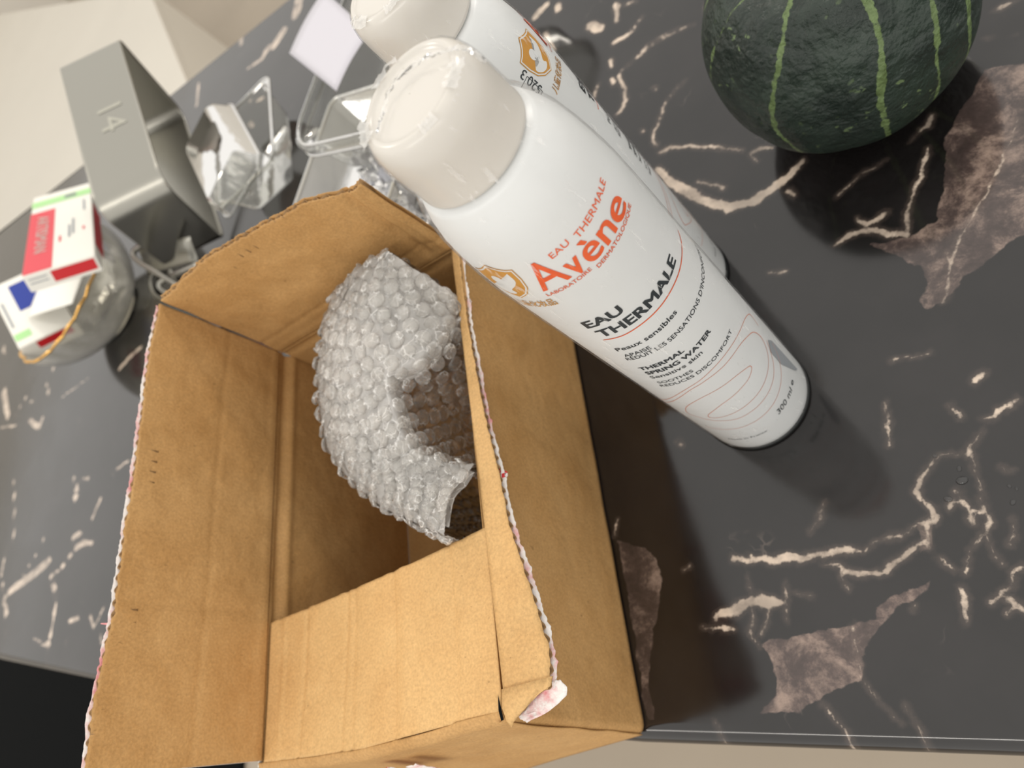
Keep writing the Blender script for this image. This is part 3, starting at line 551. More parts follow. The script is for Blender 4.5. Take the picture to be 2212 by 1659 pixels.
# near side: wall and its flap folded flat into the box, one smooth bend
FB = [(-.1676, .0033, .0118), (-.2143, -.0020, .0085), (-.2476, -.0063, .0062), (-.3100, -.0120, .0075)]
def fline(x):
    xs = [-.31, -.2476, -.2143, -.1676]
    return interp(xs, [-.0120, -.0063, -.0020, .0033], x), interp(xs, [.0075, .0062, .0085, .0118], x)
def fw(u, v):
    x = -.1690 + (-.3100 + .1690) * u; yb, yt = fline(x)
    if v < .7:
        t = v / .7; p = Vector((x, yb + (yt - yb) * t, .0008 + (ZF - .0050) * t))
    else:
        a = (v - .7) / .3 * math.pi / 2; r = .0042
        p = Vector((x, yt + r - r * math.cos(a), ZF - r + r * math.sin(a)))
    p.y += .0007 * nz(x * 50, p.z * 50, 1) * min(1, v * 5)
    p.z += .0004 * nz(x * 60, 4.4) * v
    return p - BO
grid_mesh('front_wall', fw, 90, 40, M['kraft'], box, thick=.0004)
def ff(u, v):
    x = -.1692 + (-.3062 + .1692) * u; yt = fline(x)[1] + .0042
    rim = interp([-.307, -.25, -.2, -.168], [.0725, .0770, .0812, .0842], x) + .0004 * nz(x * 200)
    y = yt + (rim - yt) * v
    z = ZF - .0035 * math.sin(math.pi * min(1, v * 1.1) * .5) * (.3 + .7 * math.sin(math.pi * u))
    for k, (pos, dep, wd) in enumerate(((.16, -.0006, .012), (.36, .0007, .02), (.40, -.0009, .008), (.58, -.0005, .01), (.62, -.0006, .008), (.82, -.0006, .008), (.93, .0004, .01))):
        z += dep * math.exp(-((u - pos + .006 * math.sin(v * 3 + k)) / wd) ** 2)
    z += .0005 * nz(x * 30, y * 30, 9)
    return Vector((x, y, z)) - BO
fo = grid_mesh('front_flap', ff, 150, 50, M['kraft_lit'], box, thick=.0004)
grid_mesh('under_liner', lambda u, v: ff(u, .06 + .935 * v) - Vector((0, 0, TH)), 60, 12, M['kraft'], fo, thick=.0003)
# black patch painted as the shade inside the tear at the front corner
vs = [Vector(p) - BO for p in ((-.1700, .0215, ZF + .0008), (-.1694, .0185, ZF + .0009), (-.1686, .0128, ZF + .0007), (-.1697, .0125, ZF + .0008), (-.1704, .0160, ZF + .0009))]
pydata('slit_shade', vs, [(0, 1, 2, 3, 4)], M['black'], box, smooth=False)
slab('bottom_panel', [(XL - BO.x, YF - BO.y), (XR - BO.x, YF - BO.y), (XR - BO.x, YB - BO.y), (XL - BO.x, YB - BO.y)], .0006, .0032, M['kraft'], box)
# torn white paper scraps left on the box
def scrap(pts, mats=('stained', 'stained'), thick=.0003, n=7, seed=0):
    """a ragged scrap: pts = left edge points and right edge points"""
    a, b = pts; a = smooth_path(a, 14); b = smooth_path(b, 14); vs = []; fs = []
    for i in range(14):
        for j in range(n):
            t = j / (n - 1); p = a[i].lerp(b[i], t)
            p = p + Vector((nz(i * .9 + seed, j * 1.1), nz(i * 1.1, j * .9 + seed), nz(i * .7 + seed, j * .8) * 1.3)) * .0006
            vs.append(p - BO)
    for i in range(13):
        for j in range(n - 1): fs.append((i * n + j, (i + 1) * n + j, (i + 1) * n + j + 1, i * n + j + 1))
    o = pydata('torn_paper', vs, fs, M[mats[0]], box)
    o.data.materials.append(M[mats[1]])
    for p in o.data.polygons: p.material_index = 1 if nz(p.center.x * 300 + seed, p.center.y * 300) > .12 else 0
    sm = o.modifiers.new('thickness', 'SOLIDIFY'); sm.thickness = thick
    return o
o = scrap(([at(1211, 1468, .1035), at(1226, 1494, .1015), at(1190, 1534, .099), at(1138, 1560, .0975)],
       [at(1192, 1470, .1035), at(1170, 1492, .1025), at(1150, 1515, .100), at(1120, 1548, .0985)]), seed=3)
o['label'] = 'crumpled white paper scrap with pink stain at the torn corner'
scrap(([at(985, 590, .103), at(1000, 625, .103), at(1020, 652, .103)], [at(997, 590, .101), at(1012, 628, .100), at(1012, 658, .101)]), seed=8)
scrap(([at(1078, 1012, .104), at(1080, 1022, .104), at(1082, 1032, .104)], [at(1094, 1018, .103), at(1096, 1026, .103), at(1092, 1034, .103)]), mats=('stained', 'red'), seed=5)
def side_at(px, py, y0=.002):
    """point of the leaning front wall plane near y0"""
    d = CX * (px - 1106.0) + CD * (py - 829.5) + CF * 1534.0
    n = Vector((-.10, -1, .085)); q = Vector((-.2476, -.0063, 0)) ; o_ = Vector((0, 0, CAMH))
    return o_ + d * ((q - o_).dot(n) / d.dot(n))
yb = fline(-.228)
o = scrap(([Vector((-.2330, .0022, .090)), Vector((-.2340, .0000, .080)), Vector((-.2350, -.0018, .070))], [Vector((-.2275, .0027, .089)), Vector((-.2265, .0004, .079)), Vector((-.2275, -.0015, .069))]), seed=1)
o = scrap(([Vector((-.2435, .0024, .0935)), Vector((-.2440, .0002, .083)), Vector((-.2440, -.0016, .073))], [Vector((-.2385, .0028, .0935)), Vector((-.2380, .0006, .083)), Vector((-.2380, -.0012, .073))]), mats=('red', 'stained'), seed=2)
# little sliver standing off the left rim
o = tube('torn_paper', [at(243, 1345, .178) - BO, at(232, 1348, .180) - BO, at(218, 1347, .181) - BO], [.0006, .0005, .0002], M['pink'], box, seg=6)

# ---------------------------------------------------------------- bubble wrap in the box
wrap = empty('bubble_wrap', (-.235, .16, .0045))
tag(wrap, 'crumpled clear bubble wrap sleeve standing in the cardboard box', 'bubble wrap')
WO = Vector(wrap.location)
NU = 60
def clampw(p):
    return Vector((min(max(p.x, XL + .006), -.1705), min(max(p.y, .018), YB - .007), p.z))
Oc = [clampw(at(*q)) for q in ((835, 540, .139), (765, 588, .136), (712, 650, .128), (690, 740, .120), (690, 850, .114), (705, 950, .110), (760, 1040, .108), (840, 1100, .106), (962, 1156, .112))]
Ic = [clampw(at(*q)) for q in ((980, 636, .1085), (942, 732, .118), (890, 787, .126), (842, 812, .128), (850, 880, .124), (880, 960, .118), (930, 990, .114), (985, 1005, .109), (1028, 1003, .1050))]
On = smooth_path(Oc, NU + 1); In = smooth_path(Ic, NU + 1)
def ptat(L_, u):
    t = max(0, min(1, u)) * NU; k = min(int(t), NU - 1); return L_[k].lerp(L_[k + 1], t - k)
def wrap_pt(u, v, d=0.0, crumple=1.0):
    """v 0..1: up the outer side, over the cuff, down the inner side"""
    O, I = ptat(On, u), ptat(In, u)
    mid = (O + I) / 2; out = (O - I); out.z = 0; out.normalize()
    if v < .38:
        t = v / .38
        bot = Vector((O.x, O.y, .0055)) - out * .010
        top = O
        p = bot.lerp(top, t); p += out * .0045 * math.sin(math.pi * t) * (.5 if u > .12 else 0)
        nrm = out
    elif v < .62:
        t = (v - .38) / .24
        p = O.lerp(I, t); p.z += .0065 * math.sin(math.pi * t)
        nrm = (out * math.cos(math.pi * t) * .8 + Vector((0, 0, .3 + math.sin(math.pi * t)))).normalized()
    else:
        t = (v - .62) / .38
        bot = Vector((I.x, I.y, .0060)) - out * -.003
        p = I.lerp(bot, t); p -= out * .003 * math.sin(math.pi * t)
        nrm = -out
    cr = (.0016 if .3 < v < .7 else .0010) * crumple
    q = p * 95
    p = p + nrm * (cr * 1.8 * nz(q.x * .8, q.y * .8, q.z * .8) + cr * .22 * nz(q.x * 2.7, q.y * 2.7, q.z * 2.7)) + Vector((nz(q.x, q.z, 3), nz(q.y, q.z, 5), 0)) * .0010 * crumple
    p += nrm * d
    return Vector((min(max(p.x, XL + .0035), -.1715 if p.z < .106 else -.160), min(max(p.y, .014), YB - .0035), max(p.z, .0045))), nrm
grid_mesh('outer_sheet', lambda u, v: wrap_pt(u, v * .37)[0] - WO, 150, 70, M['bubble_sheet'], wrap)
grid_mesh('cuff_sheet', lambda u, v: wrap_pt(u + .006 * nz(v * 30, u * 3, 5), .35 + .30 * v)[0] - WO, 150, 70, M['cuff_sheet'], wrap)
def under(u, v):
    p, n_ = wrap_pt(u, .37 + .27 * v); return p - n_ * .0035 - WO
grid_mesh('cuff_under_sheet', under, 120, 40, M['cuff_sheet'], wrap)
grid_mesh('inner_sheet', lambda u, v: wrap_pt(u, .63 + .37 * v)[0] - WO, 150, 70, M['bubble_sheet'], wrap)
# bubbles: a few crinkled domes, shared
def dome(seed, r=.0039, h=.0027):
    rnd = random.Random(seed); vs = []; fs = []; ns, nr = 16, 6
    fl = rnd.uniform(.55, 1.0); dx, dy = rnd.uniform(-.35, .35), rnd.uniform(-.35, .35)
    for j in range(nr):
        t = j / nr; rr = r * math.cos(t * math.pi / 2) ** .45 ; z = h * fl * math.sin(t * math.pi / 2) ** .8
        for i in range(ns):
            a = 2 * math.pi * i / ns
            p = Vector((rr * math.cos(a), rr * math.sin(a), z))
            w_ = .0011 * t * noise.noise(Vector((p.x * 520 + seed * 7.1, p.y * 520, seed))) 
            vs.append((p.x + dx * r * t * .4, p.y + dy * r * t * .4, max(0, p.z + w_ * 1.2)))
    vs.append((dx * r * .4, dy * r * .4, h * fl * (.9 + .35 * rnd.uniform(-1, .5))))
    for j in range(nr - 1):
        for i in range(ns): fs.append((j * ns + i, j * ns + (i + 1) % ns, (j + 1) * ns + (i + 1) % ns, (j + 1) * ns + i))
    for i in range(ns): fs.append(((nr - 1) * ns + i, (nr - 1) * ns + (i + 1) % ns, nr * ns))
    me = bpy.data.meshes.new('bubble'); me.from_pydata(vs, [], fs); me.update()
    me.materials.append(M['bubble']); me.polygons.foreach_set('use_smooth', [True] * len(me.polygons))
    return me
domes = [dome(k) for k in range(9)]
cuff_domes = []
for d_ in domes:
    d2_ = d_.copy(); d2_.materials.clear(); d2_.materials.append(M['bubble_cuff']); cuff_domes.append(d2_)
cam_p = Vector((0, 0, CAMH))
spots = []
# rows across the sheet by arc length
vv = [i / 400 for i in range(401)]
mid_line = [wrap_pt(.5, v, 0, 0)[0] for v in vv]; acc = [0]
for a, b in zip(mid_line, mid_line[1:]): acc.append(acc[-1] + (b - a).length)
row = 0; s_ = .003
while s_ < acc[-1] - .002:
    v = float(np.interp(s_, acc, vv)); line = [wrap_pt(i / 200, v, 0, 0)[0] for i in range(201)]; ac2 = [0]
    for a, b in zip(line, line[1:]): ac2.append(ac2[-1] + (b - a).length)
    t = .004 + (.0045 if row % 2 else 0)
    while t < ac2[-1] - .002:
        u = float(np.interp(t, ac2, [i / 200 for i in range(201)]))
        spots.append((u, v)); t += .0090
    row += 1; s_ += .0079
items = []
for (u, v) in spots:
    p, nn = wrap_pt(u, v)
    pu, _ = wrap_pt(min(1, u + .01), v); pv, _ = wrap_pt(u, min(1, v + .01))
    n_ = (pu - p).cross(pv - p)
    if n_.length < 1e-9: continue
    n_.normalize()
    if n_.dot(nn) < 0: n_ = -n_
    n_ = (n_ * .5 + nn + Vector((nz(u * 60, v * 60, 1), nz(u * 60, v * 60, 7), nz(u * 60, v * 60, 13))) * (.75 if .33 < v < .67 else .25)).normalized()
    items.append((p, n_, v))
def vis(it):
    p, n_, v = it
    return (-(n_.dot((cam_p - p).normalized())) * .4 - (p.z * 14) - (1.2 if .3 < v < .75 else 0))
items.sort(key=vis)
def place_mat(p, n_, k):
    q = n_.to_track_quat('Z', 'Y').to_matrix().to_4x4() @ Matrix.Rotation(k * 1.7, 4, 'Z')
    sc = 1.0 + .16 * nz(k * 3.3)
    q = q @ Matrix.Diagonal((sc, sc, sc * (1 + .4 * nz(k * 1.9, 3)), 1))
    q.translation = p - WO + n_ * .0002
    return q
for k, (p, n_, v) in enumerate(items[:300]):
    o = bpy.data.objects.new('bubble', (cuff_domes if .34 < v < .66 else domes)[k % 9]); COL.objects.link(o); o.parent = wrap; o.matrix_local = place_mat(p, n_, k)
bm = bmesh.new()
for k, (p, n_, v) in enumerate(items[300:]):
    n0 = len(bm.verts); bm.from_mesh(domes[k % 9]); bm.verts.ensure_lookup_table()
    mm = place_mat(p, n_, k)
    for vtx in bm.verts[n0:]: vtx.co = mm @ vtx.co
me = bpy.data.meshes.new('lower_bubbles'); bm.to_mesh(me); bm.free()
o = link_mesh('lower_bubbles', me, M['bubble'], wrap); o['kind'] = 'stuff'

# ---------------------------------------------------------------- spray cans
def text_mesh(body, bold=0.0, shear=0.0):
    cu = bpy.data.curves.new('t', 'FONT'); cu.body = body; cu.shear = shear; cu.resolution_u = 5; cu.size = 1
    to = bpy.data.objects.new('t', cu); COL.objects.link(to)
    bpy.context.view_layer.update()
    me = bpy.data.meshes.new_from_object(to.evaluated_get(bpy.context.evaluated_depsgraph_get()))
    bpy.data.objects.remove(to); bpy.data.curves.remove(cu)
    if bold:        # heavier strokes: the letters printed twice more, a hair to each side
        bm = bmesh.new()
        for dx, dy in ((0, 0), (bold, bold * .5), (-bold, -bold * .5), (bold, -bold * .5), (-bold, bold * .5)):
            n0 = len(bm.verts); bm.from_mesh(me); bm.verts.ensure_lookup_table()
            for v in bm.verts[n0:]: v.co.x += dx; v.co.y += dy
        bm.to_mesh(me); bm.free()
    return me
_cap = text_mesh('H'); CAPH = max(v.co.y for v in _cap.vertices); bpy.data.meshes.remove(_cap)
RC = .0264
def prof_r(z):
    return interp([0, .0012, .003, .172, .1816, .190, .1975, .2045, .210, .2140, .2170, .2200], [.0236, .0255, RC, RC, .0263, .0256, .0249, .0238, .0223, .0207, .0192, .0182], z)
def wrap_on(bm_or_me, name, mat, parent, fmap, off=.00022, step=.0012):
    """fmap: flat (x, y) in metres to (theta, z)"""
    bm = bmesh.new(); bm.from_mesh(bm_or_me)
    xs = [v.co.x for v in bm.verts]; x = min(xs) + step
    while x < max(xs):
        bmesh.ops.bisect_plane(bm, geom=bm.verts[:] + bm.edges[:] + bm.faces[:], plane_co=(x, 0, 0), plane_no=(1, 0, 0)); x += step
    for v in bm.verts:
        th, z = fmap(v.co.x, v.co.y); r = prof_r(z) + off
        v.co = (r * math.cos(th), r * math.sin(th), z)
    me = bpy.data.meshes.new(name); bm.to_mesh(me); bm.free(); me.materials.clear()
    return link_mesh(name, me, mat, parent, smooth=False)
def can_text(body, t0, t1, z, h, mat, parent, bold=0.0, shear=0.0, name='lettering', cap_letter=True, yscale=1.0):
    me = text_mesh(body, bold, shear)
    xs = [v.co.x for v in me.vertices]; x0, x1 = min(xs), max(xs)
    wd = R_(t1 - t0) * RC; sx = wd / (x1 - x0); sy = h / CAPH
    for v in me.vertices: v.co.x = (v.co.x - x0) * sx; v.co.y *= sy * yscale
    return wrap_on(me, name, mat, parent, lambda x, y: (R_(t0) + x / RC, z + y))
def can_text_up(body, t, z0, z1, h, mat, parent, name='lettering'):
    me = text_mesh(body); xs = [v.co.x for v in me.vertices]; x0, x1 = min(xs), max(xs)
    sx = (z1 - z0) / (x1 - x0); sy = h / CAPH
    for v in me.vertices: v.co.x, v.co.y = -(v.co.y * sy), (v.co.x - x0) * sx
    return wrap_on(me, name, mat, parent, lambda x, y: (R_(t) + x / RC, z0 + y))
def can_line(pts, wd, mat, parent, name='printed_line', n=120, off=.0002):
    """pts (theta deg, z)"""
    P = smooth_path([(R_(t) * RC, z, 0) for t, z in pts], n); vs = []; fs = []
    for i, p in enumerate(P):
        a = P[max(0, i - 1)]; b = P[min(n - 1, i + 1)]; d = (b - a).normalized(); q = Vector((-d.y, d.x, 0)) * wd / 2
        for s in (1, -1):
            w_ = p + q * s; th = w_.x / RC; r = prof_r(w_.y) + off; vs.append((r * math.cos(th), r * math.sin(th), w_.y))
    for i in range(n - 1): fs.append((2 * i, 2 * i + 1, 2 * i + 3, 2 * i + 2))
    return pydata(name, vs, fs, mat, parent, smooth=False)
def can_poly(pts, mat, parent, name, off=.0002, smoothn=0, center=None):
    """filled outline in (dx, dz) metres around center (theta, z)"""
    P = smooth_path([(x, y, 0) for x, y in pts + [pts[0]]], smoothn)[:-1] if smoothn else [Vector((x, y, 0)) for x, y in pts]
    bm = bmesh.new(); f = bm.faces.new([bm.verts.new(p) for p in P]); bmesh.ops.triangulate(bm, faces=[f])
    me = bpy.data.meshes.new('p'); bm.to_mesh(me); bm.free()
    return wrap_on(me, name, mat, parent, lambda x, y: (R_(center[0]) + x / RC, center[1] + y), off=off)

def make_can():
    c = empty('spray_can', (0, 0, 0))
    zs = [0, .0006, .0012, .002, .003, .006] + [i * .01 for i in range(1, 18)] + [.175, .18, .185, .19, .1935, .197, .2005, .204, .207, .210, .2125, .215, .2168]
    body = lathe('can_body', [(prof_r(z), z) for z in zs], M['can'], c, 128)
    lathe('base_rim', [(.0262, .0), (.0272, .0006), (.0272, .0018), (.0266, .0026)], M['crimp_shade'], c, 96)  # base crimp, its black standing for the shadow gap under the can
    # cap: straight skirt, a rounded shoulder, a slightly dished top
    cp = [(.0150, .2166), (.0178, .2176), (.0184, .2181), (.0184, .2192), (.0182, .2200), (.0181, .2300), (.0179, .2330), (.0176, .2352), (.0170, .2375), (.0160, .2394), (.0148, .2406), (.0138, .2409), (.0132, .2404), (.0126, .2399), (.0110, .2400), (.0050, .2403), (.0001, .2404)]
    lathe('cap', cp, M['cap'], c, 96)
    # lettering
    O, K = M['orange'], M['ink']
    can_text('EAU', -17.8, -3.5, .1917, .0022, O, c); can_text('THERMALE', 1.5, 41.0, .1905, .0024, O, c)
    can_text('A', -39.4, -18.0, .1820, .0122, O, c, bold=.004, name='brand_letter')
    can_text('v', -17.0, -6.6, .1810, .0096, O, c, bold=.014, name='brand_letter')
    can_text('è', -4.6, 8.2, .1806, .0094, O, c, bold=.014, name='brand_letter')
    can_text('n', 10.2, 22.2, .1802, .0094, O, c, bold=.014, name='brand_letter')
    can_text('e', 24.2, 39.4, .1797, .0094, O, c, bold=.014, name='brand_letter')
    can_text('LABORATOIRE', -40.1, -6.5, .1790, .0015, O, c, bold=.006); can_text('DERMATOLOGIQUE', -3.2, 41.2, .1774, .0016, O, c, bold=.006)
    can_text('EAU', -42.8, -13.6, .1546, .0046, K, c, bold=.030); can_text('THERMALE', -41.6, 36.4, .1468, .0048, K, c, bold=.030)
    can_line([(-43, .1445), (-29.5, .1435), (-13.4, .1436), (4, .1434), (20, .1434), (34, .1432), (48, .1434), (58, .1438), (63, .1445)], .00045, O, c, 'underline')
    can_text('Peaux sensibles', -43.8, 9.1, .1340, .0026, K, c, bold=.006)
    can_text('APAISE', -44.1, -22.4, .1283, .0023, K, c); can_text("RÉDUIT LES SENSATIONS D'INCONFORT", -45.5, 74, .1252, .0024, K, c)
    can_text('THERMAL', -46.1, -8.1, .1148, .0026, K, c, bold=.024); can_text('SPRING WATER', -45.7, 16.1, .1100, .0027, K, c, bold=.024)
    can_text('Sensitive skin', -46.4, -.3, .1056, .0025, K, c, bold=.004)
    can_text('SOOTHES', -46.5, -15.8, .0998, .0021, K, c); can_text('REDUCES DISCOMFORT', -47.9, 28.4, .0961, .0022, K, c)
    can_text('300 ml', 3.4, 31, .0235, .0044, K, c, shear=.2); can_text('e', 34, 39, .0240, .0040, K, c)
    can_text('Made in France', -54.7, -15.8, .0175, .0016, K, c)
    T_ = M['thin_orange']; wl = .00026
    can_line([(-80, .070), (-40.5, .0871), (-15.9, .0917), (4.3, .0929), (24.4, .0914), (44.6, .0872), (56.5, .0811), (59.5, .0765), (56.5, .0696)], wl, T_, c)
    can_line([(-76, .0680), (-38.4, .0851), (-18.8, .0887), (1.5, .0884), (23.7, .0864), (38.6, .0805), (45.4, .0749), (47.0, .067), (40.4, .0599), (29.1, .0555), (12.6, .0527), (-4.9, .0518), (-22.8, .0515), (-36.4, .052), (-43.3, .0537), (-40.5, .0581), (-24.0, .0640), (-3.4, .066), (8, .0665), (15, .068), (17.9, .0697), (16.2, .0722), (3.4, .0761), (-13.5, .0776), (-29.6, .0773), (-44.6, .0731), (-54.6, .0669), (-59.7, .0594), (-55, .0552), (-45.0, .0500), (-26.4, .0447), (-10.4, .0440), (5.2, .0445), (19.0, .0459), (30.9, .0490), (42, .055), (50, .061)], wl, T_, c, n=420)
    can_line([(-62, .0375), (-40.0, .0346), (-24.2, .0336), (-8.3, .0336), (6.9, .0346), (21.2, .0369), (34.6, .0405), (46, .046), (54, .053)], wl, T_, c)
    can_poly([(-.0030, .0160), (.0012, .0185), (.0030, .0130), (.0030, -.0230), (.0008, -.0190), (-.0036, .0020)], M['greyink'], c, 'back_sticker', center=(50, .040))
    # gold shield emblem and its line of characters on the side
    sh = [(-.0072, .0058), (-.0052, .0062), (-.0030, .0072), (0, .0092), (.0030, .0072), (.0052, .0062), (.0072, .0058), (.0070, .0010), (.0060, -.0032), (.0038, -.0062), (0, -.0085), (-.0038, -.0062), (-.0060, -.0032), (-.0070, .0010)]
    ce = (-60.0, .1888)
    can_poly([(x * 1.07, y * 1.07) for x, y in sh], M['gold'], c, 'emblem_border', off=.00014, center=ce)
    can_poly([(x * 1.02, y * 1.02) for x, y in sh], M['can'], c, 'emblem_inner_border', off=.00018, center=ce)
    can_poly([(x * .95, y * .95) for x, y in sh], M['gold'], c, 'emblem', off=.00022, center=ce)
    can_poly([(-.0012 + .0019 * math.cos(a), .0018 + .0022 * math.sin(a)) for a in [i * math.pi / 8 for i in range(16)]], M['can'], c, 'emblem_figure', off=.00026, center=ce)
    can_poly([(.0050, .0050), (.0034, .0018), (.0008, -.0012), (-.0026, -.0020), (-.0050, -.0012), (-.0052, -.0028), (-.0034, -.0052), (-.0010, -.0062), (.0010, -.0055), (.0004, -.0036), (.0030, -.0016), (.0050, .0010)], M['can'], c, 'emblem_figure', off=.00026, smoothn=60, center=ce)
    can_text('儿童化妆品', -73, -40, .1738, .0030, M['gold'], c, bold=.01)
    # stamped code running along the can
    can_text_up('3', -78.0, .1905, .1925, .0034, K, c); can_text_up('520', -78.0, .1818, .1888, .0034, K, c)
    fr = [(-80.5, .1808), (-80.5, .1898)], [(-80.5, .1898), (-91, .1898)], [(-91, .1898), (-91, .1808)], [(-91, .1808), (-80.5, .1808)]
    for a in fr: can_line([a[0], ((a[0][0] + a[1][0]) / 2, (a[0][1] + a[1][1]) / 2), a[1]], .0002, K, c, 'code_frame', n=12)
    # shrink film, loose and wrinkled, gathered round the cap
    def fl(v, a):
        k = max(0, min(1, (v.z - .195) / .03)) if v.z < .217 else -.4
        d = (.00016 + .00030 * k) * (nz(math.cos(a) * 2.4, math.sin(a) * 2.4, v.z * 60) + .6 * nz(math.cos(a) * 9, math.sin(a) * 9, v.z * 170))
        r = math.hypot(v.x, v.y); s = (r + d + .0001) / r
        return Vector((v.x * s, v.y * s, v.z))
    fz = [i * .0045 + .004 for i in range(44)]
    prof = [(prof_r(z) + .00055, z) for z in fz] + [(.0242, .2065), (.0232, .2100), (.0220, .2140), (.0206, .2168), (.0196, .2184), (.0190, .2200), (.0187, .2215), (.0185, .2290), (.0183, .2333), (.0179, .2356), (.0172, .2380), (.0162, .2398)]
    prof = [p for p in prof if p[0] > 0]
    # keep heights increasing
    pr = []; last = -1
    for r, z in prof:
        if z > last: pr.append((r, z)); last = z
    vs = []; fs = []; seg = 128; n = len(pr)
    for i in range(seg):
        a = 2 * math.pi * i / seg
        for r, z in pr: vs.append(fl(Vector((r * math.cos(a), r * math.sin(a), z)), a))
    for i in range(seg):
        k = (i + 1) % seg
        for j in range(n - 1): fs.append((i * n + j, k * n + j, k * n + j + 1, i * n + j + 1))
    pydata('shrink_film', vs, fs, M['film'], c)
    # torn gathered edge of the film across the cap top, and the tag hanging off the shoulder
    ring = []
    for i in range(150):
        a = 2 * math.pi * i / 150
        ring.append(a)
    vs = []; fs = []
    for i, a in enumerate(ring):
        bump_ = .0012 * nz(math.cos(a) * 14, math.sin(a) * 14, 2) + .0008 * nz(math.cos(a) * 40, math.sin(a) * 40, 7)
        r0 = .0172 + bump_; r1 = .0135 + 1.8 * bump_ + .0022 * nz(math.cos(a) * 3, math.sin(a) * 3, 9)
        z0 = .2406 + abs(bump_) * .3; z1 = .2414 + .4 * .0012 * nz(math.cos(a) * 30, math.sin(a) * 30)
        for t in (0, .33, .66, 1):
            r = r0 + (r1 - r0) * t; z = z0 + (z1 - z0) * math.sin(t * math.pi * .6) + .0006 * nz(i * .9, t * 6)
            vs.append((r * math.cos(a), r * math.sin(a), z))
    for i in range(150):
        k = (i + 1) % 150
        if nz(i * .045, 3.3) < .12: continue
        for j in range(3): fs.append((i * 4 + j, k * 4 + j, k * 4 + j + 1, i * 4 + j + 1))
    pydata('torn_film_edge', vs, fs, M['film_torn'], c)
    return c
TC1 = math.atan2(-.1428, .0769)
can1 = make_can(); can1.location = (-.0769, .1428, 0); can1.rotation_euler = (0, 0, TC1)
tag(can1, 'white spray can with orange and grey lettering, film torn at its cap, in front', 'spray can', 'film-wrapped spray cans on the counter')
def copy_tree(o, parent=None):
    c = o.copy(); COL.objects.link(c); c.parent = parent
    for ch in list(o.children): copy_tree(ch, c)
    return c
can2 = copy_tree(can1); can2.location = (-.0959, .2217, 0)
can2.rotation_euler = (0, 0, math.atan2(-.2217, .0959) + R_(108)); can2.scale = (1, 1, .945)
can2['label'] = 'white spray can with the gold shield emblem in view, behind the front can'
# film tag torn loose at the left of the front can's cap, and the fold line across its top
def film_strip(name, A, B, parent, seed, n=26, mm=5):
    a = smooth_path(A, n); b = smooth_path(B, n); vs = []; fs = []
    inv = parent.matrix_world.inverted()
    for i in range(n):
        for j in range(mm):
            p = a[i].lerp(b[i], j / (mm - 1)) + Vector((nz(i * 1.3 + seed, j * 1.9), nz(i * 1.1, j * 1.7 + seed), nz(i * 1.7 + seed, j * 1.3))) * .0011
            vs.append(p)
    for i in range(n - 1):
        for j in range(mm - 1): fs.append((i * mm + j, (i + 1) * mm + j, (i + 1) * mm + j + 1, i * mm + j + 1))
    return vs, fs
bpy.context.view_layer.update()
def on_can1(px, py, z):
    return can1.matrix_world.inverted() @ at(px, py, z)
vs, fs = film_strip('t', [on_can1(806, 322, .236), on_can1(824, 345, .234), on_can1(838, 372, .231), on_can1(843, 386, .229)], [on_can1(818, 320, .236), on_can1(842, 342, .233), on_can1(868, 368, .227), on_can1(902, 386, .222)], can1, 2)
pydata('film_tag', vs, fs, M['film_torn'], can1)
vs, fs = film_strip('t', [on_can1(810, 285, .2415), on_can1(842, 190, .2425), on_can1(900, 132, .2425), on_can1(950, 108, .2422), on_can1(1005, 98, .2405), on_can1(1050, 128, .2370)], [on_can1(818, 290, .2412), on_can1(847, 192, .2418), on_can1(904, 137, .2418), on_can1(952, 116, .2416), on_can1(1008, 113, .2400), on_can1(1048, 138, .2365)], can1, 9, n=50, mm=4)
pydata('film_seam', vs, fs, M['film_torn'], can1)
